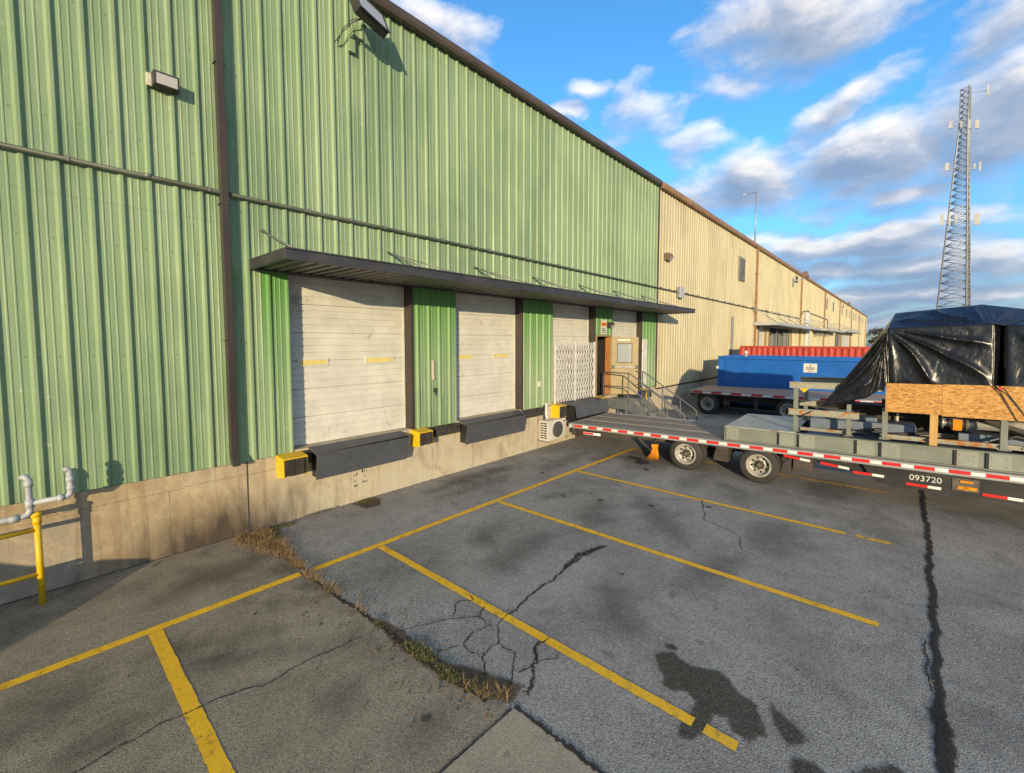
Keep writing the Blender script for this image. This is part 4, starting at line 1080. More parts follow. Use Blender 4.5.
# ------------------------------------------------------------------ step deck trailer (local x = forward, y = away from camera)
TILT = .018
tr = thing('step_deck_trailer', 'long wooden flatbed trailer with red and white tape, backed to the folding gate door', 'trailer', (10.70, 7.22, 0), (0, -TILT, R(-88.05)))
Z0 = .79; TW = 2.55; TL = 13.0
m = MB(); nb = 9; bw = (TW-.15)/nb
for k in range(nb): m.box(.04, TL, .075+bw*k+.008, .075+bw*(k+1)-.008, Z0-.06, Z0-.004-.004*(k % 3))
m.box(.05, TL, .08, TW-.08, Z0-.062, Z0-.0605)
m.build('deck', M['planks'], tr, local=True)
m = MB()
for y in (.0, TW-.07): m.box(.0, TL, y, y+.07, Z0-.135, Z0)
m.box(-.03, -.001, 0, TW, Z0-.16, Z0+.0)
m.build('side_rail', M['rail'], tr, local=True, bevel=.006)
m = MB(); tape_strip(m, .16, TL, .0, Z0-.095, Z0-.035); m.build('reflective_tape', [M['tapered'], M['tapewhite']], tr, local=True)
m = MB()
for y in (.62, 1.80): m.box(.05, 6.6, y, y+.14, Z0-.34, Z0-.062)
for k in range(20): m.box(.25+k*.62, .33+k*.62, .08, TW-.08, Z0-.17, Z0-.063)
m.box(.02, .14, .1, TW-.1, Z0-.36, Z0-.137)
m.build('frame', M['undersides'], tr, local=True)
m = MB(); m.box(.12, .2, .10, TW-.1, .36, .44); m.box(.1, .22, .35, .43, .44, .62); m.box(.1, .22, TW-.43, TW-.35, .44, .62)
m.build('rear_bumper', M['undersides'], tr, local=True)
m = MB(); tape_strip(m, .42, .98, .06, .515, .565, 0, .34, .22); m.box(.42, .98, .061, .075, .505, .575)
m.build('lower_tape', [M['tapered'], M['tapewhite']], tr, local=True)
for y in (.12, .24):
    m = MB(); m.lathe((-.031, y, Z0-.09), (-1, 0, 0), [(0, .035), (.012, .035), (.018, .025)], 14); m.build('tail_light', M['tapered'], tr, local=True)
m = MB(); m.box(-.034, -.0305, .30, .52, Z0-.14, Z0-.04); m.build('marker_plate', M['whitepaint'], tr, local=True)
m = MB(); m.box(-.004, .06, -.0035, -.0005, Z0-.11, Z0-.04); m.build('marker_plate', M['whitepaint'], tr, local=True)
for x in (3.33, 4.94):
    zz = .405-TILT*x
    make_wheel(tr, x, zz, -1, y=.03, r=.405)
    w = make_wheel(tr, x, zz, 1, y=TW-.03, r=.405)
m = MB()
for x in (3.33, 4.94):
    m.tube([(x, .45, .395-TILT*x), (x, TW-.45, .395-TILT*x)], .065, 10)
    m.box(x-.32, x+.32, .68, .76, .36, .43); m.box(x-.32, x+.32, TW-.76, TW-.68, .36, .43)
m.box(4.0, 4.28, .20, .60, .26, .64); m.prism([(3.95, .15, .28), (4.3, .15, .28), (4.22, .15, .52), (4.0, .15, .52)], (0, .04, 0)); m.tube([(4.15, .5, .42), (4.15, 2.05, .42)], .11, 14)
m.build('axle', M['undersides'], tr, local=True)
m = MB(); m.box(5.52, 5.56, .10, .62, .22, .66); m.box(5.62, 5.95, .12, .5, .34, .62); m.prism([(5.6, .1, .3), (5.95, .1, .42), (5.95, .1, .6), (5.6, .1, .6)], (0, .05, 0)); m.build('mud_flap', M['undersides'], tr, local=True)
# deep black side beam with the number
bz0, bz1 = .30, Z0-.137
m = MB(); m.prism([(6.75, .10, bz1), (6.95, .10, bz0+.02), (7.2, .10, bz0-.01), (TL, .10, bz0-.05), (TL, .10, bz1)], (0, .08, 0))
m.prism([(6.75, TW-.18, bz1), (6.95, TW-.18, bz0+.02), (TL, TW-.18, bz0-.05), (TL, TW-.18, bz1)], (0, .08, 0))
m.build('side_beam', M['chassis'], tr, local=True)
m = MB(); m.prism([(5.9, .20, bz1), (5.9, .20, .56), (6.9, .20, .40), (6.9, .20, bz1)], (0, .05, 0)); m.build('side_gusset', M['chassis'], tr, local=True)
for (x0, z) in ((5.42, .585), (6.08, .53), (6.62, .43), (7.42, .345), (8.42, .34), (9.4, .33), (10.4, .33)):
    m = MB(); dz = -.10 if x0 < 6.3 else -.02
    y = .095
    for (a, b, k) in ((0, .3, 0), (.3, .48, 1)):
        m.m = k
        m.prism([(x0+a, y, z+dz*a), (x0+b, y, z+dz*b), (x0+b, y, z+dz*b+.05), (x0+a, y, z+dz*a+.05)], (0, -.008, 0))
    m.build('beam_tape', [M['tapered'], M['tapewhite']], tr, local=True)
me = text_mesh('093720', .15)
bmx = bmesh.new(); bmx.from_mesh(me)
bmx.transform(Matrix.Translation((7.46, .094, .455)) @ Matrix.Rotation(R(90), 4, 'X')); bmx.to_mesh(me); bmx.free()
me.materials.clear(); me.materials.append(M['whitepaint'])
o = bpy.data.objects.new('fleet_number', me); COL.objects.link(o); o.parent = tr
m = MB(); m.box(8.14, 8.30, .07, .0985, .53, .565); m.lathe((8.22, .09, .43), (0, -1, 0), [(0, .0), (0.001, .04), (.02, .035)], 12); m.box(8.11, 8.35, .07, .0985, .41, .46)
m.build('marker_light', M['amber'], tr, local=True)
m = MB(); m.box(8.04, 8.38, .086, .0945, .375, .60); m.build('lamp_bracket', M['hub'], tr, local=True)

# ------------------------------------------------------------------ machine skid on the trailer
sk = thing('machine_skid', 'grey steel machine skid with upright posts and board panel loaded on the front trailer', 'machine skid', (10.74, 7.15, 0), (0, -TILT, R(-88.05)))
SZ0 = Z0+.003; SZ1 = 1.115; SX0 = 4.15; SX1 = 12.6; SY0 = .10; SY1 = 2.42
m = MB()
for y in (SY0+.05, SY1-.07): m.box(SX0, SX1, y, y+.02, SZ0+.02, SZ1-.02)
for y in (SY0, SY1-.12):
    m.box(SX0, SX1, y, y+.12, SZ0, SZ0+.019); m.box(SX0, SX1, y, y+.12, SZ1-.019, SZ1)
m.box(SX0-.02, SX0-.001, SY0, SY1, SZ0, SZ1)
for x in (4.7, 6.3, 7.6, 9.0, 10.5): m.box(x, x+.1, SY0+.12, SY1-.12, SZ0+.02, SZ1-.03)
m.build('base_beam', M['skid'], sk, local=True)
for i, x in enumerate((4.16, 5.25, 5.62, 6.60, 6.98, 8.02, 8.42, 9.5, 10.4)):
    m = MB(); m.box(x, x+.27, SY0+.012, SY0+.05, SZ0+.022, SZ1-.022)
    m.m = 1
    for a in (.04, .22):
        for z in (SZ0+.08, SZ1-.10, ): m.lathe((x+a, SY0+.012, z), (0, -1, 0), [(0, .014), (.01, .014)], 6)
    m.m = 2; m.box(x-.035, x-.002, SY0+.02, SY0+.048, SZ0+.022, SZ1-.022)
    m.build('splice_plate', [M['skidmid'], M['rusty'], M['chassis']], sk, local=True, bevel=.003)
m = MB(); m.box(SX0, 5.55, SY0, SY1, SZ1+.001, SZ1+.015); m.build('top_plate', M['skidtop'], sk, local=True)
m = MB(); m.box(5.6, SX1, SY0+.13, SY1-.13, SZ1-.25, SZ1-.22); m.build('floor_plate', M['bluesteel'], sk, local=True)
PY = .33
for (x, zt, w) in ((5.52, 2.07, .085), (6.45, 1.78, .075), (7.02, 1.75, .085), (8.62, 1.72, .09)):
    for yy in (PY, SY1-.35):
        m = MB(); m.box(x-w/2, x+w/2, yy, yy+.09, SZ1+.001, zt); m.box(x-w, x+w, yy-.05, yy+.13, SZ1+.0155, SZ1+.03)
        m.build('post', M['skid'], sk, local=True, bevel=.004)
for x in (7.72,):
    for yy in (PY-.06, SY1-.3):
        m = MB(); m.box(x-.055, x+.055, yy, yy+.09, SZ1-.01, 1.74); m.build('wooden_post', M['woodpost'], sk, local=True)
def beam(x0, x1, z0, z1, y0, mt, y1=None):
    m = MB(); y1 = y1 or y0+.09
    m.box(x0, x1, y0, y1, z0, z0+.02); m.box(x0, x1, y0, y1, z1-.02, z1); m.box(x0, x1, y0+.035, y0+.05, z0+.0205, z1-.0205)
    m.build('cross_beam', M[mt], sk, local=True)
for yy in (PY-.02, SY1-.35):
    beam(5.40, 7.0, 2.075, 2.21, yy, 'rusty'); beam(5.40, 6.62, 1.50, 1.63, yy-.092, 'rusty')
beam(5.60, 6.5, SZ1+.03, SZ1+.09, PY+.1, 'rusty'); beam(6.95, 10.5, SZ1+.03, SZ1+.11, PY+.02, 'rusty'); beam(7.2, 10.5, SZ1+.03, SZ1+.10, 1.1, 'rusty')
m = MB(); m.prism([(5.58, PY-.005, 2.074), (5.76, PY-.005, 2.074), (5.67, PY-.005, 1.98)], (0, .02, 0)); m.build('corner_gusset', M['yellow'], sk, local=True)
# board
m = MB(); m.box(7.02, 7.815, PY-.10, PY-.082, 1.695, 2.255); m.box(7.82, 10.6, PY-.10, PY-.082, 1.695-.02, 2.265); m.build('board_panel', M['osb'], sk, local=True)
m = MB(); m.box(7.05, 10.6, PY-.075, SY1-.2, 2.2, 2.24); m.build('crate_floor', M['woodpost'], sk, local=True)
# pump and pipework seen under the board
m = MB(); yy = .95
m.lathe((7.75, yy, 1.47), (1, 0, 0), [(0, .07), (.12, .07), (.121, .12), (.15, .12), (.151, .08), (.25, .08), (.251, .145), (.29, .145), (.291, .12), (.45, .12), (.451, .16), (.56, .16), (.561, .10), (1.2, .10)], 24)
m.build('flanged_pipe', M['steelpipe'], sk, local=True)
m = MB(); m.box(5.75, 7.5, .75, 1.35, 1.13, 1.38); m.box(6.2, 6.9, .9, 1.3, 1.381, 1.46); m.lathe((6.0, 1.05, 1.46), (1, 0, 0), [(0, .05), (.01, .12), (.6, .12), (.61, .05)], 18); m.box(8.1, 9.4, .8, 1.5, 1.13, 1.3)
m.build('pump_body', M['bluesteel'], sk, local=True, bevel=.01)
for k in range(6):
    m = MB(); m.tube([(6.0+.22*k, .6+.1*(k % 3), 1.16), (6.5+.25*k, .7+.12*(k % 2), 1.2+.03*(k % 3))], .02+.008*(k % 3), 8); m.build('hose', M['chassis'], sk, local=True)
m = MB(); m.tube([(8.5, .55, 1.2), (8.8, .6, 1.35), (9.2, .7, 1.25)], .03, 8)
m.build('hose', M['chassis'], sk, local=True)
m = MB(); m.lathe((7.86, yy, 1.60), (0, 0, 1), [(0, .02), (.06, .02), (.061, .085), (.085, .085)], 12); m.build('valve_handle', M['redpaint'], sk, local=True)
m = MB(); m.box(8.02, 8.14, yy-.2, yy-.15, 1.36, 1.56); m.build('gearbox', M['amber'], sk, local=True)
m = MB(); m.lathe((7.95, 1.35, 1.95), (1, 0, -.16), [(0, .12), (.05, .2), (.5, .34), (1.2, .62), (1.7, .75), (2.6, .75), (2.65, .6)], 32); m.build('hopper', M['cream'], sk, local=True)
m = MB(); m.bar((7.9, .75, 1.80), (9.6, .75, 1.17), .05, .07); m.build('brace', M['trim'], sk, local=True)
m = MB(); m.box(7.05, 7.35, 1.5, 1.55, 1.55, 1.62); m.box(7.22, 7.26, 1.48, 1.5, 1.25, 1.75)
m.build('bracket', M['whitepaint'], sk, local=True)
m = MB(); m.box(6.3, 9.5, 1.6, 2.2, 1.12, 1.65); m.build('machine_block', M['undersides'], sk, local=True)

# ------------------------------------------------------------------ tarp
def patch(m, corners, nu, nv, fn, offs):
    """bilinear patch with wrinkles pushed along the patch normal"""
    a, b, c, d = [Vector(p) for p in corners]      # a-b bottom, d-c top
    nrm = (b-a).cross(d-a).normalized(); base = len(m.v)
    for j in range(nv+1):
        for i in range(nu+1):
            u, v = i/nu, j/nv
            p = (a*(1-u)+b*u)*(1-v) + (d*(1-u)+c*u)*v
            e = min(1, 6*u, 6*(1-u), 6*v, 6*(1-v))
            p = p + nrm*fn(u, v, p)*e*offs
            m.v.append(p)
    for j in range(nv):
        for i in range(nu):
            k = base+j*(nu+1)+i; m.face((k, k+1, k+nu+2, k+nu+1), True)
def folds(cu, cv, k, ph, amp=.035, fall=.6):
    """creases radiating from the pinned point (cu, cv)"""
    def f(u, v, p):
        a = math.atan2(v-cv, u-cu); d = math.hypot(u-cu, v-cv)
        s = abs(math.sin(a*k+ph+.8*noise.noise(p*1.3))); s = (1-s)**2.2
        return amp*s*math.exp(-d*fall)*min(1, d*4) + .012*noise.fractal(p*4, 1, 2, 4)
    return f
A1 = (11.24, .14, 2.36); A2 = (11.27, -1.25, 2.36); A3 = (11.36, -1.22, 3.50); A4 = (11.29, .20, 3.44)     # near side
T1 = (12.20, .11, 3.78); T2 = (12.29, -1.14, 3.90)                                                          # ridge
F1 = (13.39, .10, 3.35); F2 = (13.39, -1.28, 3.5); F3 = (13.39, .17, 2.36); F4 = (13.39, -1.28, 2.36)
m = MB()
patch(m, (A2, A1, A4, A3), 60, 46, folds(1.0, 1.0, 8, .4, .12, .45), -1)
m.m = 1
patch(m, (A4, A3, T2, T1), 50, 26, folds(.9, 0, 6, 0, .10), 1)
patch(m, (T1, T2, F2, F1), 30, 20, folds(.5, 0, 7, 0, .04), 1)
m.m = 0
patch(m, (F1, F2, F4, F3), 30, 20, folds(.5, 0, 7, 0, .04), 1)
# left end: pulled down to a point tied low on the beam
TP = (11.22, 1.23, 1.80); TPf = (13.24, 1.17, 1.85)
patch(m, (TP, (11.24, 0.47, 2.06), A4, A4), 40, 40, folds(0, 0, 11, .3, .055, .2), 1)
patch(m, ((11.24, 0.47, 2.06), A1, A4, A4), 24, 40, folds(.4, 1, 9, .9, .045, .3), 1)
patch(m, (A4, T1, TPf, TP), 34, 40, folds(.3, 0, 9, 1.1, .06, .3), -1)
patch(m, (T1, F1, F3, TPf), 24, 24, folds(.5, 0, 9, 1.1, .04, .3), -1)
# second bay to the right, beyond a deep tuck
B1 = (11.27, -1.39, 2.36); B2 = (11.28, -3.73, 2.36); B3 = (11.39, -3.73, 3.5); B4 = (11.44, -1.37, 3.47)
U1 = (12.34, -2.03, 3.72); U2 = (12.34, -3.73, 3.74)
patch(m, (B2, B1, B4, B3), 60, 40, folds(1.0, 1.0, 8, .2, .12, .45), -1)
patch(m, (A2, (11.46, -1.35, 2.36), (11.54, -1.33, 3.46), A3), 6, 30, folds(0, 1, 5, 0, .01), 1)
patch(m, ((11.46, -1.35, 2.36), B1, B4, (11.54, -1.33, 3.46)), 6, 30, folds(0, 1, 5, 0, .01), 1)
m.m = 1
patch(m, (B4, B3, U2, U1), 50, 26, folds(.1, 0, 7, .5, .05), 1)
patch(m, (A3, B4, U1, T2), 20, 26, folds(.1, 0, 5, .5, .04), 1)
patch(m, (U1, U2, (13.39, -3.73, 3.5), F2), 30, 20, folds(.1, 0, 5, .5, .03), 1)
patch(m, (T2, U1, F2, F2), 16, 16, folds(.1, 0, 5, .5, .03), 1)
m.m = 0
patch(m, (F2, (13.39, -3.73, 3.5), (13.39, -3.73, 2.36), F4), 30, 20, folds(.1, 0, 5, .5, .03), 1)
patch(m, ((11.28, -3.73, 2.36), (13.39, -3.73, 2.36), (13.39, -3.73, 3.5), (11.39, -3.73, 3.5)), 20, 20, folds(.1, 0, 5, .5, .03), -1)
o = m.build('tarp', [M['tarp'], M['tarpsky']])
sol = o.modifiers.new('thickness', 'SOLIDIFY'); sol.thickness = .004
tag(o, 'glossy black plastic tarp with sky reflection painted blue on top, tied over the machine load on the front trailer', 'tarp')
m = MB(); m.tube([(11.21, -1.29, 2.44), (11.18, -1.38, 2.36), (11.10, -1.73, 1.75), (11.02, -2.08, 1.18)], .010, 6); m.tube([(11.22, -1.25, 2.42), (11.17, -1.39, 2.30), (11.09, -1.75, 1.72), (11.01, -2.11, 1.15)], .009, 6)
m.m = 1; m.box(11.175, 11.20, -1.35, -1.31, 2.36, 2.41)
tag(m.build('tie_strap', [M['strap'], M['redpaint']]), 'dark tie down strap with red hook running down across the board panel', 'strap')
m = MB(); m.tube([TP, (11.20, 1.32, 1.74), (11.16, 1.43, 1.66), (11.14, 1.57, 1.58)], .012, 6)
tag(m.build('tie_rope', [M['strap']]), 'thin dark rope tying the low corner of the tarp to the steel skid', 'rope')

# broom lying against the trailer wheel
t = thing('broom', 'orange bristled broom head standing on the asphalt under the front trailer', 'broom', (11.30, 4.82, 0), (R(-8), 0, 0))
m = MB(); rnd = random.Random(3)
for k in range(220):
    a = rnd.uniform(-1, 1); b = rnd.uniform(-1, 1)
    m.tube([(b*.03, a*.06+.0, .36), (b*.05, a*.09+.03, .2), (b*.07+rnd.uniform(-.02, .02), a*.15+.10+rnd.uniform(-.02, .02), .01+rnd.uniform(0, .07))], .0035, 4)
m.build('bristles', M['orange'], t, local=True)
m = MB(); m.box(-.045, .045, -.085, .085, .34, .43); m.build('head', M['orange'], t, local=True, bevel=.01)
m = MB(); m.tube([(0, 0, .43), (.05, -.05, .60)], .016, 8); m.build('handle', M['trim'], t, local=True)

# ------------------------------------------------------------------ second flatbed
fb = thing('flatbed_trailer', 'empty flatbed trailer with pinkish deck parked in front of the blue dumpster', 'trailer', (19.95, 7.02, 0), (0, -.010, R(-88.6)))
FZ = 1.03; FL = 13
m = MB(); m.box(.04, FL, .07, 2.48, FZ-.06, FZ-.004); m.build('deck', M['planks2'], fb, local=True)
m = MB(); m.box(0, FL, 0, .068, FZ-.15, FZ); m.box(0, FL, 2.482, 2.55, FZ-.15, FZ); m.box(-.04, -.001, 0, 2.55, FZ-.28, FZ); m.build('side_rail', M['rail'], fb, local=True, bevel=.006)
m = MB(); tape_strip(m, .1, FL, 0, FZ-.12, FZ-.04, 0, .42, .36); m.build('reflective_tape', [M['tapered'], M['tapewhite']], fb, local=True)
m = MB(); m.box(.1, FL, .7, .85, FZ-.5, FZ-.062); m.box(.1, FL, 1.7, 1.85, FZ-.5, FZ-.062)
for k in range(20): m.box(.2+.62*k, .28+.62*k, .08, 2.47, FZ-.2, FZ-.063)
for x in (.72, 3.75): m.tube([(x, .45, .44-.01*x), (x, 2.1, .44-.01*x)], .07, 10)
m.box(2.5, 2.62, .3, .42, .35, FZ-.2); m.box(2.4, 2.72, .25, .5, .32, .349)
m.box(5.6, 6.6, .3, .9, .45, FZ-.21)
m.build('frame', M['undersides'], fb, local=True)
m = MB(); m.box(1.38, 1.42, .15, .6, .2, .72); m.lathe((1.3, .3, .5), (1, 0, 0), [(0, .05), (.01, .15), (.25, .15), (.26, .05)], 14); m.build('mud_flap', M['undersides'], fb, local=True)
for x in (.72, 3.75):
    make_wheel(fb, x, .45-.01*x, -1, r=.45, y=.03); make_wheel(fb, x, .45-.01*x, 1, r=.45, y=2.52)

# ------------------------------------------------------------------ dumpster and container
t = thing('dumpster', 'long blue steel roll off dumpster beside the tan wall behind the flatbed', 'dumpster', (22.9, 3.4, 0))
dx0, dx1, dy0, dy1, dz = 22.9, 25.3, .1, 6.74, 2.34
m = MB()
m.prism([(dx0, dy0, .2), (dx1, dy0, .2), (dx1, dy0, dz), (dx0, dy0, dz)], (0, .08, 0)); m.prism([(dx0, dy1-.08, .2), (dx1, dy1-.08, .2), (dx1, dy1-.08, dz), (dx0, dy1-.08, dz)], (0, .08, 0))
m.box(dx0, dx0+.06, dy0+.081, dy1-.081, .2, dz); m.box(dx1-.06, dx1, dy0+.081, dy1-.081, .2, dz); m.box(dx0+.061, dx1-.061, dy0+.081, dy1-.081, .2, .28)
m.build('body', M['bluebin'], t)
m = MB(); m.box(dx0-.06, dx0+.07, dy0-.03, dy1+.03, dz+.001, dz+.13); m.box(dx1-.07, dx1+.06, dy0-.03, dy1+.03, dz+.001, dz+.13); m.box(dx0+.0705, dx1-.0705, dy1-.1, dy1+.03, dz+.001, dz+.13); m.box(dx0+.0705, dx1-.0705, dy0-.03, dy0+.1, dz+.001, dz+.13)
m.build('top_rim', M['bluebin'], t, bevel=.02)
m = MB(); m.box(dx0-.05, dx0-.001, dy1-.16, dy1+.03, .2, dz); m.box(dx0-.05, dx0-.001, dy0-.03, dy0+.14, .2, dz); m.box(dx0-.06, dx0-.001, dy0+.141, dy1-.161, .2, .36)
m.build('corner_post', M['bluebin'], t, bevel=.01)
m = MB(); m.box(dx0-.12, dx0-.051, dy1-.02, dy1+.08, dz-.5, dz-.36); m.build('hook', M['whitepaint'], t)
m = MB(); m.box(dx0+.1, dx0+.2, dy0, dy1, .02, .2); m.box(dx1-.2, dx1-.1, dy0, dy1, .02, .2)
m.build('skid_rail', M['chassis'], t)
m = MB(); m.box(dx0-.008, dx0-.001, 2.73, 3.22, 1.83, 2.22); s_ = m.build('label_plate', M['whitepaint'], t)
m = MB()
m.prism([(dx0-.011, 2.92, 2.10), (dx0-.011, 3.02, 2.10), (dx0-.011, 2.97, 2.17)], (.002, 0, 0)); m.box(dx0-.011, dx0-.009, 2.80, 3.14, 2.01, 2.05); m.box(dx0-.011, dx0-.009, 2.84, 3.10, 1.95, 1.975); m.box(dx0-.011, dx0-.009, 2.88, 3.06, 1.88, 1.90)
m.build('print', M['inkdark'], s_)

t = thing('shipping_container', 'red corrugated shipping container standing behind the blue dumpster', 'container', (28, 1.0, 0))
cx0, cx1, cy0, cy1, cz = 28.0, 30.44, -5.1, 7.1, 2.92
m = MB(); pts = []; y = cy0+.1
while y < cy1-.1:
    pts += [(y, 0), (y+.07, 0), (y+.138, .045), (y+.21, .045)]; y += .278
n = len(m.v)
for (yy, d) in pts: m.v += [Vector((cx0+.01+d, yy, .15)), Vector((cx0+.01+d, yy, cz-.1))]
for i in range(len(pts)-1): a = n+2*i; m.face((a, a+2, a+3, a+1))
m.box(cx0+.06, cx1, cy0+.02, cy1-.02, .15, cz-.02); m.build('body', M['redbox'], t)
m = MB()
for y in (cy0, cy1-.12): m.box(cx0-.005, cx0+.12, y, y+.12, 0, cz+.01)
m.box(cx0-.003, cx0+.06, cy0+.121, cy1-.121, cz-.1, cz); m.box(cx0-.003, cx0+.1, cy0+.121, cy1-.121, 0, .149)
m.build('corner_frame', M['redbox'], t, bevel=.006)
t = thing('breather_pipe', 'small white capped post standing on the blue dumpster rim', 'pipe', (22.95, 5.55, 2.472))
m = MB(); m.lathe((0, 0, 0), (0, 0, 1), [(0, .06), (.16, .06), (.17, .08), (.24, .07), (.27, .02)], 12); m.build('cap_body', M['whitepaint'], t, local=True)

# ------------------------------------------------------------------ radio tower
TB = Vector((141.5, -8.75, 0)); TH = 58.5
tw_ = thing('radio_tower', 'tall steel lattice radio tower rising behind the tarped load', 'radio tower', TB + Vector((0, .0, 0)), (0, 0, 0))
tw_.rotation_euler = Matrix.Rotation(R(-1.1), 4, Vector((.748, .664, 0))).to_euler()
def wz(z): return 4.0 - (4.0-.95)*min(1, z/50)
legs = [R(200), R(320), R(80)]
def leg(k, z): a = legs[k]; return Vector((math.cos(a)*wz(z), math.sin(a)*wz(z), z))
for k in range(3):
    m = MB(); m.tube([leg(k, 0), leg(k, 50), leg(k, TH)], [.21, .15, .11], 7); m.build('leg', M['steeltower'], tw_, local=True)
m = MB(); z = 0; step = 5.2
while z < TH-1:
    for k in range(3):
        j = (k+1) % 3; zt = min(z+step, TH)
        m.tube([leg(k, z), leg(j, zt)], .06, 4); m.tube([leg(j, z), leg(k, zt)], .06, 4); m.tube([leg(k, zt), leg(j, zt)], .06, 4)
    z += step; step = max(1.15, step*.80 if z < 9 else 1.9 - z*.012)
m.build('bracing', M['steeltower'], tw_, local=True)
m = MB(); m.tube([leg(1, 0)*.8+Vector((0, 0, .1)), leg(1, 30)*.85+Vector((0, 0, 30*.15)), (0.5, -.6, TH)], .14, 6); m.build('cable_run', M['louver'], tw_, local=True)
dR = Vector((.664, -.748, 0))    # across the view
def ants(z, items):
    for (o_, L, n_) in items:
        m = MB(); a = Vector((0, 0, z)); e = a + dR*o_ + Vector((0, 0, .6))
        m.tube([a + dR*(wz(z)*.5*(1 if o_ > 0 else -1)), e], .09, 5)
        for q in range(n_):
            p = e + dR*(.55*(q-(n_-1)/2)) + Vector((-.3*q, .1*q, 0)); m.m = 1
            m.box(p.x-.16, p.x+.16, p.y-.16, p.y+.16, p.z-L*.5, p.z+L*.5); m.m = 0
        m.build('antenna', [M['steeltower'], M['antenna']], tw_, local=True)
ants(57.2, [(4.6, 2.4, 1)]); ants(50.0, [(-3.2, 1.5, 2), (2.6, 1.8, 2), (.8, 1.8, 2), (-.9, 1.4, 1)])
ants(41.0, [(-3.6, 1.6, 2), (3.6, 2.0, 1), (2.4, 1.2, 1)]); ants(29.5, [(-4.2, 2.4, 2), (3.6, 2.5, 3), (-2.6, 2.6, 1), (-1.2, 1.8, 1)])
# ------------------------------------------------------------------ far tree at the end of the tan warehouse
def tree(loc, h, lab, seed):
    t = thing('tree', lab, 'tree', loc, group='far trees past the warehouse'); rnd = random.Random(seed)
    m = MB(); m.tube([(0, 0, 0), (.1, .1, h*.4), (.2, 0, h*.7)], [.35, .25, .1], 8)
    for k in range(7):
        a = rnd.random()*2*PI; z = h*rnd.uniform(.35, .6); L = h*.3
        m.tube([(.1, .05, z), (math.cos(a)*L*.5, math.sin(a)*L*.5, z+L*.5), (math.cos(a)*L, math.sin(a)*L, z+L*.8)], [.13, .08, .03], 6)
    m.build('trunk', M['bark'], t, local=True)
    m = MB()
    for c in range(26):
        a = rnd.random()*2*PI; rr = h*.36*math.sqrt(rnd.random()); cz_ = h*rnd.uniform(.42, .98); rr *= (1.2-abs(cz_/h-.62)*1.6)
        cc = Vector((math.cos(a)*rr, math.sin(a)*rr, cz_))
        for q in range(60):
            d = Vector((rnd.gauss(0, 1), rnd.gauss(0, 1), rnd.gauss(0, .8))).normalized()*h*.11*rnd.random()**.4
            p = cc+d; u = Vector((rnd.gauss(0, 1), rnd.gauss(0, 1), rnd.gauss(0, 1))).normalized()*h*.022; v = u.orthogonal().normalized()*h*.022
            m.quad(p-u, p+v, p+u, p-v)
    m.build('crown', M['leaf'], t, local=True)
tree((172, 6.2, 0), 7.0, 'dark bare looking tree just past the far corner of the tan warehouse', 1)
tree((190, 3.5, 0), 5, 'lower dark tree at the end of the lane beyond the tan warehouse', 2)

# ------------------------------------------------------------------ unseen sedan added outside the left edge to cast the curved shadow on the foundation
car = thing('shadow_car', 'unseen silver sedan added left of the yellow guard rail to cast a curved shadow on the foundation', 'car', (-4.65, 5.95, 0))
prof = [(-2.2, .35), (-2.22, .62), (-2.1, .84), (-1.75, .95), (-1.35, 1.0), (-.95, 1.30), (-.5, 1.43), (.1, 1.44), (.5, 1.36), (1.05, 1.02), (1.55, .93), (2.0, .78), (2.18, .6), (2.2, .35)]
m = MB(); n = len(prof)
for y, sc in ((-.86, .0), (-.80, 1), (.80, 1), (.86, 0)):
    for (x, z) in prof:
        k = max(0, (z-.95)/.5); yy = y*(1-.18*k); m.v.append(Vector((x*(.985 if sc == 0 else 1), yy, z if sc else max(.3, z-.06))))
for r_ in range(3):
    for i in range(n-1): m.face((r_*n+i, r_*n+i+1, (r_+1)*n+i+1, (r_+1)*n+i), True)
m.face(range(0, n)); m.face(range(3*n, 4*n))
m.face([0, n-1, 2*n-1, n]); m.face([n, 2*n-1, 3*n-1, 2*n]); m.face([2*n, 3*n-1, 4*n-1, 3*n])
m.build('body', M['carpaint'], car, local=True)
m = MB()
for s_ in (-1, 1): m.prism([(-1.15, s_*.835, 1.02), (-.82, s_*.775, 1.28), (-.42, s_*.755, 1.36), (.15, s_*.755, 1.36), (.85, s_*.83, 1.04)], (0, s_*.02, 0))
m.build('side_window', M['carglass'], car, local=True)
for x in (-1.35, 1.35):
    for s_ in (-1, 1):
        m = MB(); m.lathe((x, s_*.70, .33), (0, s_, 0), [(0, .2), (0, .29), (.03, .33), (.17, .33), (.2, .29), (.2, .2)], 24)
        w = m.build('wheel', M['tyre'], car, local=True)
        m = MB(); m.lathe((x, s_*.71, .33), (0, s_, 0), [(0, .19), (.17, .19), (.19, .05)], 16); m.build('rim', M['galv'], w, local=True)
for s_ in (-1, 1):
    m = MB(); m.box(2.10, 2.16, s_*.62-.14, s_*.62+.14, .60, .70); m.build('headlight', M['lens'], car, local=True, bevel=.01)

# ------------------------------------------------------------------ light and sky
SUN = Vector((-1.3, -1.0, .25)).normalized()
EL = math.asin(SUN.z); AZ = math.atan2(SUN.x, SUN.y)
sl = bpy.data.lights.new('sun', 'SUN'); sl.energy = 3.45; sl.angle = R(.5); sl.color = (1.0, .80, .50)
so = bpy.data.objects.new('sun', sl); COL.objects.link(so)
so.rotation_euler = (-SUN).to_track_quat('-Z', 'Y').to_euler(); so.location = (-30, -20, 20)

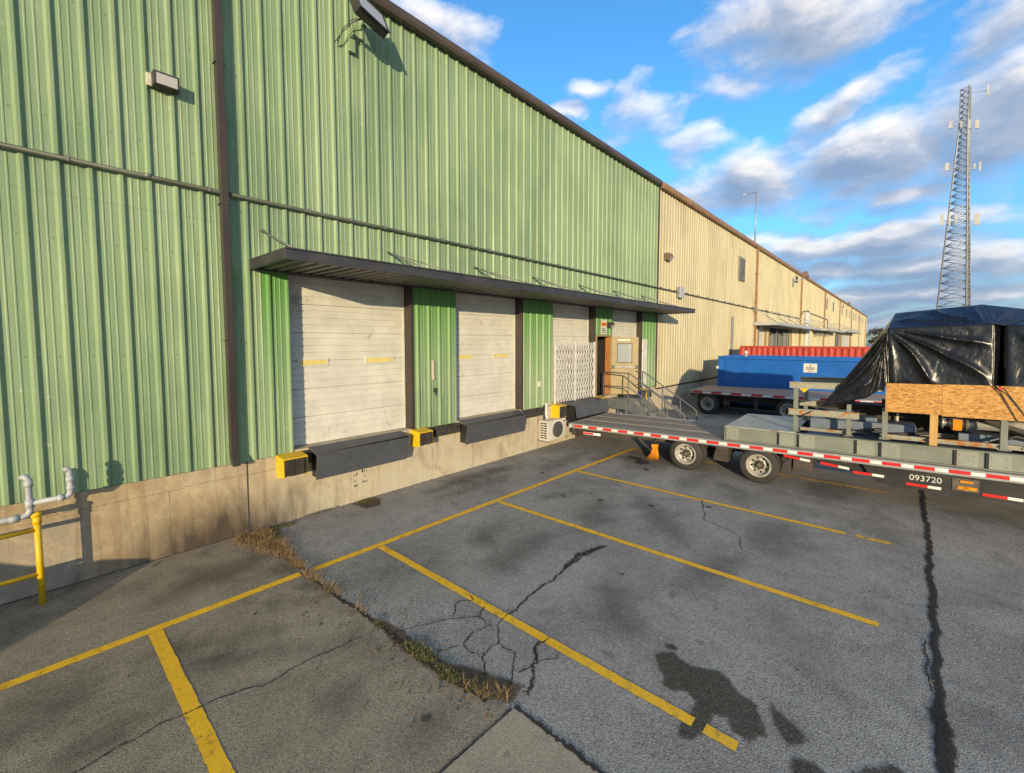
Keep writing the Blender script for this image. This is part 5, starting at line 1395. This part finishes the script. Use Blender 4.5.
w = bpy.data.worlds.new('World'); S.world = w; w.use_nodes = True
t = NT(w.node_tree); bg = w.node_tree.nodes['Background']
sky = t.node('ShaderNodeTexSky', sky_type='NISHITA'); sky.sun_disc = False
sky.sun_elevation = EL; sky.sun_rotation = AZ % (2*PI); sky.air_density = 1.0; sky.dust_density = .6; sky.ozone_density = 2.5
tc = t.node('ShaderNodeTexCoord'); D = tc.outputs['Generated']
sep = t.node('ShaderNodeSeparateXYZ'); t.link(D, sep.inputs[0])
az = t.math('MULTIPLY', t.math('ARCTAN2', sep.outputs['Y'], sep.outputs['X']), 180/PI)
el = t.math('MULTIPLY', t.math('ARCSINE', sep.outputs['Z']), 180/PI)
def cmb(x, y, z=0):
    n = t.node('ShaderNodeCombineXYZ')
    for i, q in enumerate((x, y, z)):
        if isinstance(q, (int, float)): n.inputs[i].default_value = q
        else: t.link(q, n.inputs[i])
    return n.outputs[0]
# clouds: banks given by bearing and height above the horizon, edges broken up by noise
BANKS = [(10.5, 30.5, 10, 4.2, .12, 1.0), (16, 27, 5, 2.2, .2, .6), (25, 25.5, 5, 3.2, 0, .72), (20.5, 22.5, 4.5, 2.2, 0, .75), (28, 23, 3.5, 2, 0, .5), (13, 17, 9, 3.4, 0, 1.1), (20, 16.6, 5, 2.4, 0, .85), (35, 26.5, 3, 1.4, 0, .7), (32, 29, 3, 1.2, .2, .5),
         (5.5, 23, 6, 1.8, -.35, .8), (9, 20, 4, 1.8, 0, .55), (3.5, 17.5, 8.5, 4.2, 0, 1.15), (-5, 18.5, 7, 5.0, -.15, 1.1), (-5, 25, 4, 3.4, -.2, .85), (0, 13.4, 5, 1.7, 0, .8), (-5, 10.5, 5, 1.5, 0, .7), (7, 13, 4, 1.3, 0, .55), (9, 14.8, 2.5, 1.2, 0, .5),
         (4, 9.2, 12, 1.9, 0, 1.05), (-2, 7.0, 11, 1.9, 0, 1.1), (8, 7.4, 8, 1.5, 0, 1.0), (0, 4.6, 16, 1.6, 0, 1.05), (4, 2.2, 24, 1.7, 0, 1.1), (14, 10.5, 5, 1.4, 0, .7), (50, 34, 7, 2.6, .1, .6), (47, 33.6, 3, 1.5, .1, .5)]
def density(daz, dl):
    a0 = t.math('ADD', az, daz) if daz else az
    e0 = t.math('ADD', el, dl) if dl else el
    v = cmb(t.math('MULTIPLY', a0, .11), t.math('MULTIPLY', e0, .20), 3.7)
    wn = t.node('ShaderNodeTexNoise'); wn.inputs['Scale'].default_value = 1.3; wn.inputs['Detail'].default_value = 4; t.link(v, wn.inputs['Vector'])
    sc = t.node('ShaderNodeSeparateColor'); t.link(wn.outputs['Color'], sc.inputs[0])
    a = t.math('ADD', a0, t.math('MULTIPLY', t.math('SUBTRACT', sc.outputs[0], .5), 7)); e = t.math('ADD', e0, t.math('MULTIPLY', t.math('SUBTRACT', sc.outputs[1], .5), 4.5))
    tot = None
    for (ca, ce, ra, re, sl_, wt) in BANKS:
        da = t.math('SUBTRACT', a, ca); de = t.math('SUBTRACT', e, ce)
        if sl_: de = t.math('SUBTRACT', de, t.math('MULTIPLY', da, sl_))
        q = t.math('ADD', t.math('POWER', t.math('ABSOLUTE', t.math('MULTIPLY', da, 1/ra)), 2), t.math('POWER', t.math('ABSOLUTE', t.math('MULTIPLY', de, 1/re)), 2))
        g = t.math('MULTIPLY', t.math('EXPONENT', t.math('MULTIPLY', q, -1.1)), wt)
        tot = g if tot is None else t.math('MAXIMUM', tot, g)
    # elsewhere in the sky: scattered cloud
    out = t.math('MULTIPLY', t.math('GREATER_THAN', t.math('ABSOLUTE', t.math('SUBTRACT', az, 22)), 42), .55)
    tot = t.math('MAXIMUM', tot, out)
    n1 = t.noise(cmb(t.math('MULTIPLY', a0, .13), t.math('MULTIPLY', e0, .26), 1.2), 1.2, 7, .55, .25)
    return t.math('ADD', tot, t.math('MULTIPLY', t.math('SUBTRACT', n1, .5), 1.25)), n1
lowf = t.ramp(t.math('DIVIDE', el, 40), [(.10, 1), (.50, 0)])
d0, n0 = density(0, 0)
d1, n1_ = density(-1.2, 1.3)
cov = t.math('MULTIPLY', t.ramp(d0, [(.22, 0), (.46, .5), (.85, 1)]), .93)
lit = t.math('ADD', .50, t.math('MULTIPLY', t.math('SUBTRACT', d0, d1), 1.0), clamp=True)
thick = t.ramp(d0, [(.55, 0), (1.2, 1)])
lit = t.math('SUBTRACT', lit, t.math('MULTIPLY', thick, .30), clamp=True)
lit = t.math('SUBTRACT', lit, t.math('MULTIPLY', lowf, .22), clamp=True)
cc = t.ramp(lit, [(.03, (1.10, 1.5, 2.2)), (.36, (1.85, 2.1, 2.6)), (.60, (3.3, 3.25, 3.35)), (1, (5.6, 5.1, 4.4))])
skyc = t.mix(1.0, sky.outputs[0], t.mix(lowf, (.60, 1.17, 1.49), (.53, .75, 1.04)), 'MULTIPLY')
hz = t.ramp(t.math('DIVIDE', el, 40), [(0, 1), (.55, 0)])
col = t.mix(cov, skyc, cc)
t.link(col, bg.inputs['Color']); bg.inputs['Strength'].default_value = .15

# ------------------------------------------------------------------ camera
cam = bpy.data.cameras.new('camera'); co = bpy.data.objects.new('camera', cam); COL.objects.link(co)
f_ = 442.43; cam.sensor_fit = 'HORIZONTAL'; cam.sensor_width = 36; cam.lens = f_/1024*36
cam.clip_start = .05; cam.clip_end = 2000
yaw = R(41.5591); p_ = R(3.55); cam.shift_y = -18.05/1024
F = Vector((math.cos(yaw), math.sin(yaw), 0)); fw = F*math.cos(p_) + Vector((0, 0, -math.sin(p_)))
co.location = (-.08, -.06, 3.2); co.rotation_euler = fw.to_track_quat('-Z', 'Y').to_euler()
S.camera = co
S.view_settings.view_transform = 'Standard'; S.view_settings.look = 'None'; S.view_settings.gamma = 1; S.view_settings.use_curve_mapping = False
S.view_settings.exposure = .76
S.cycles.max_bounces = 6
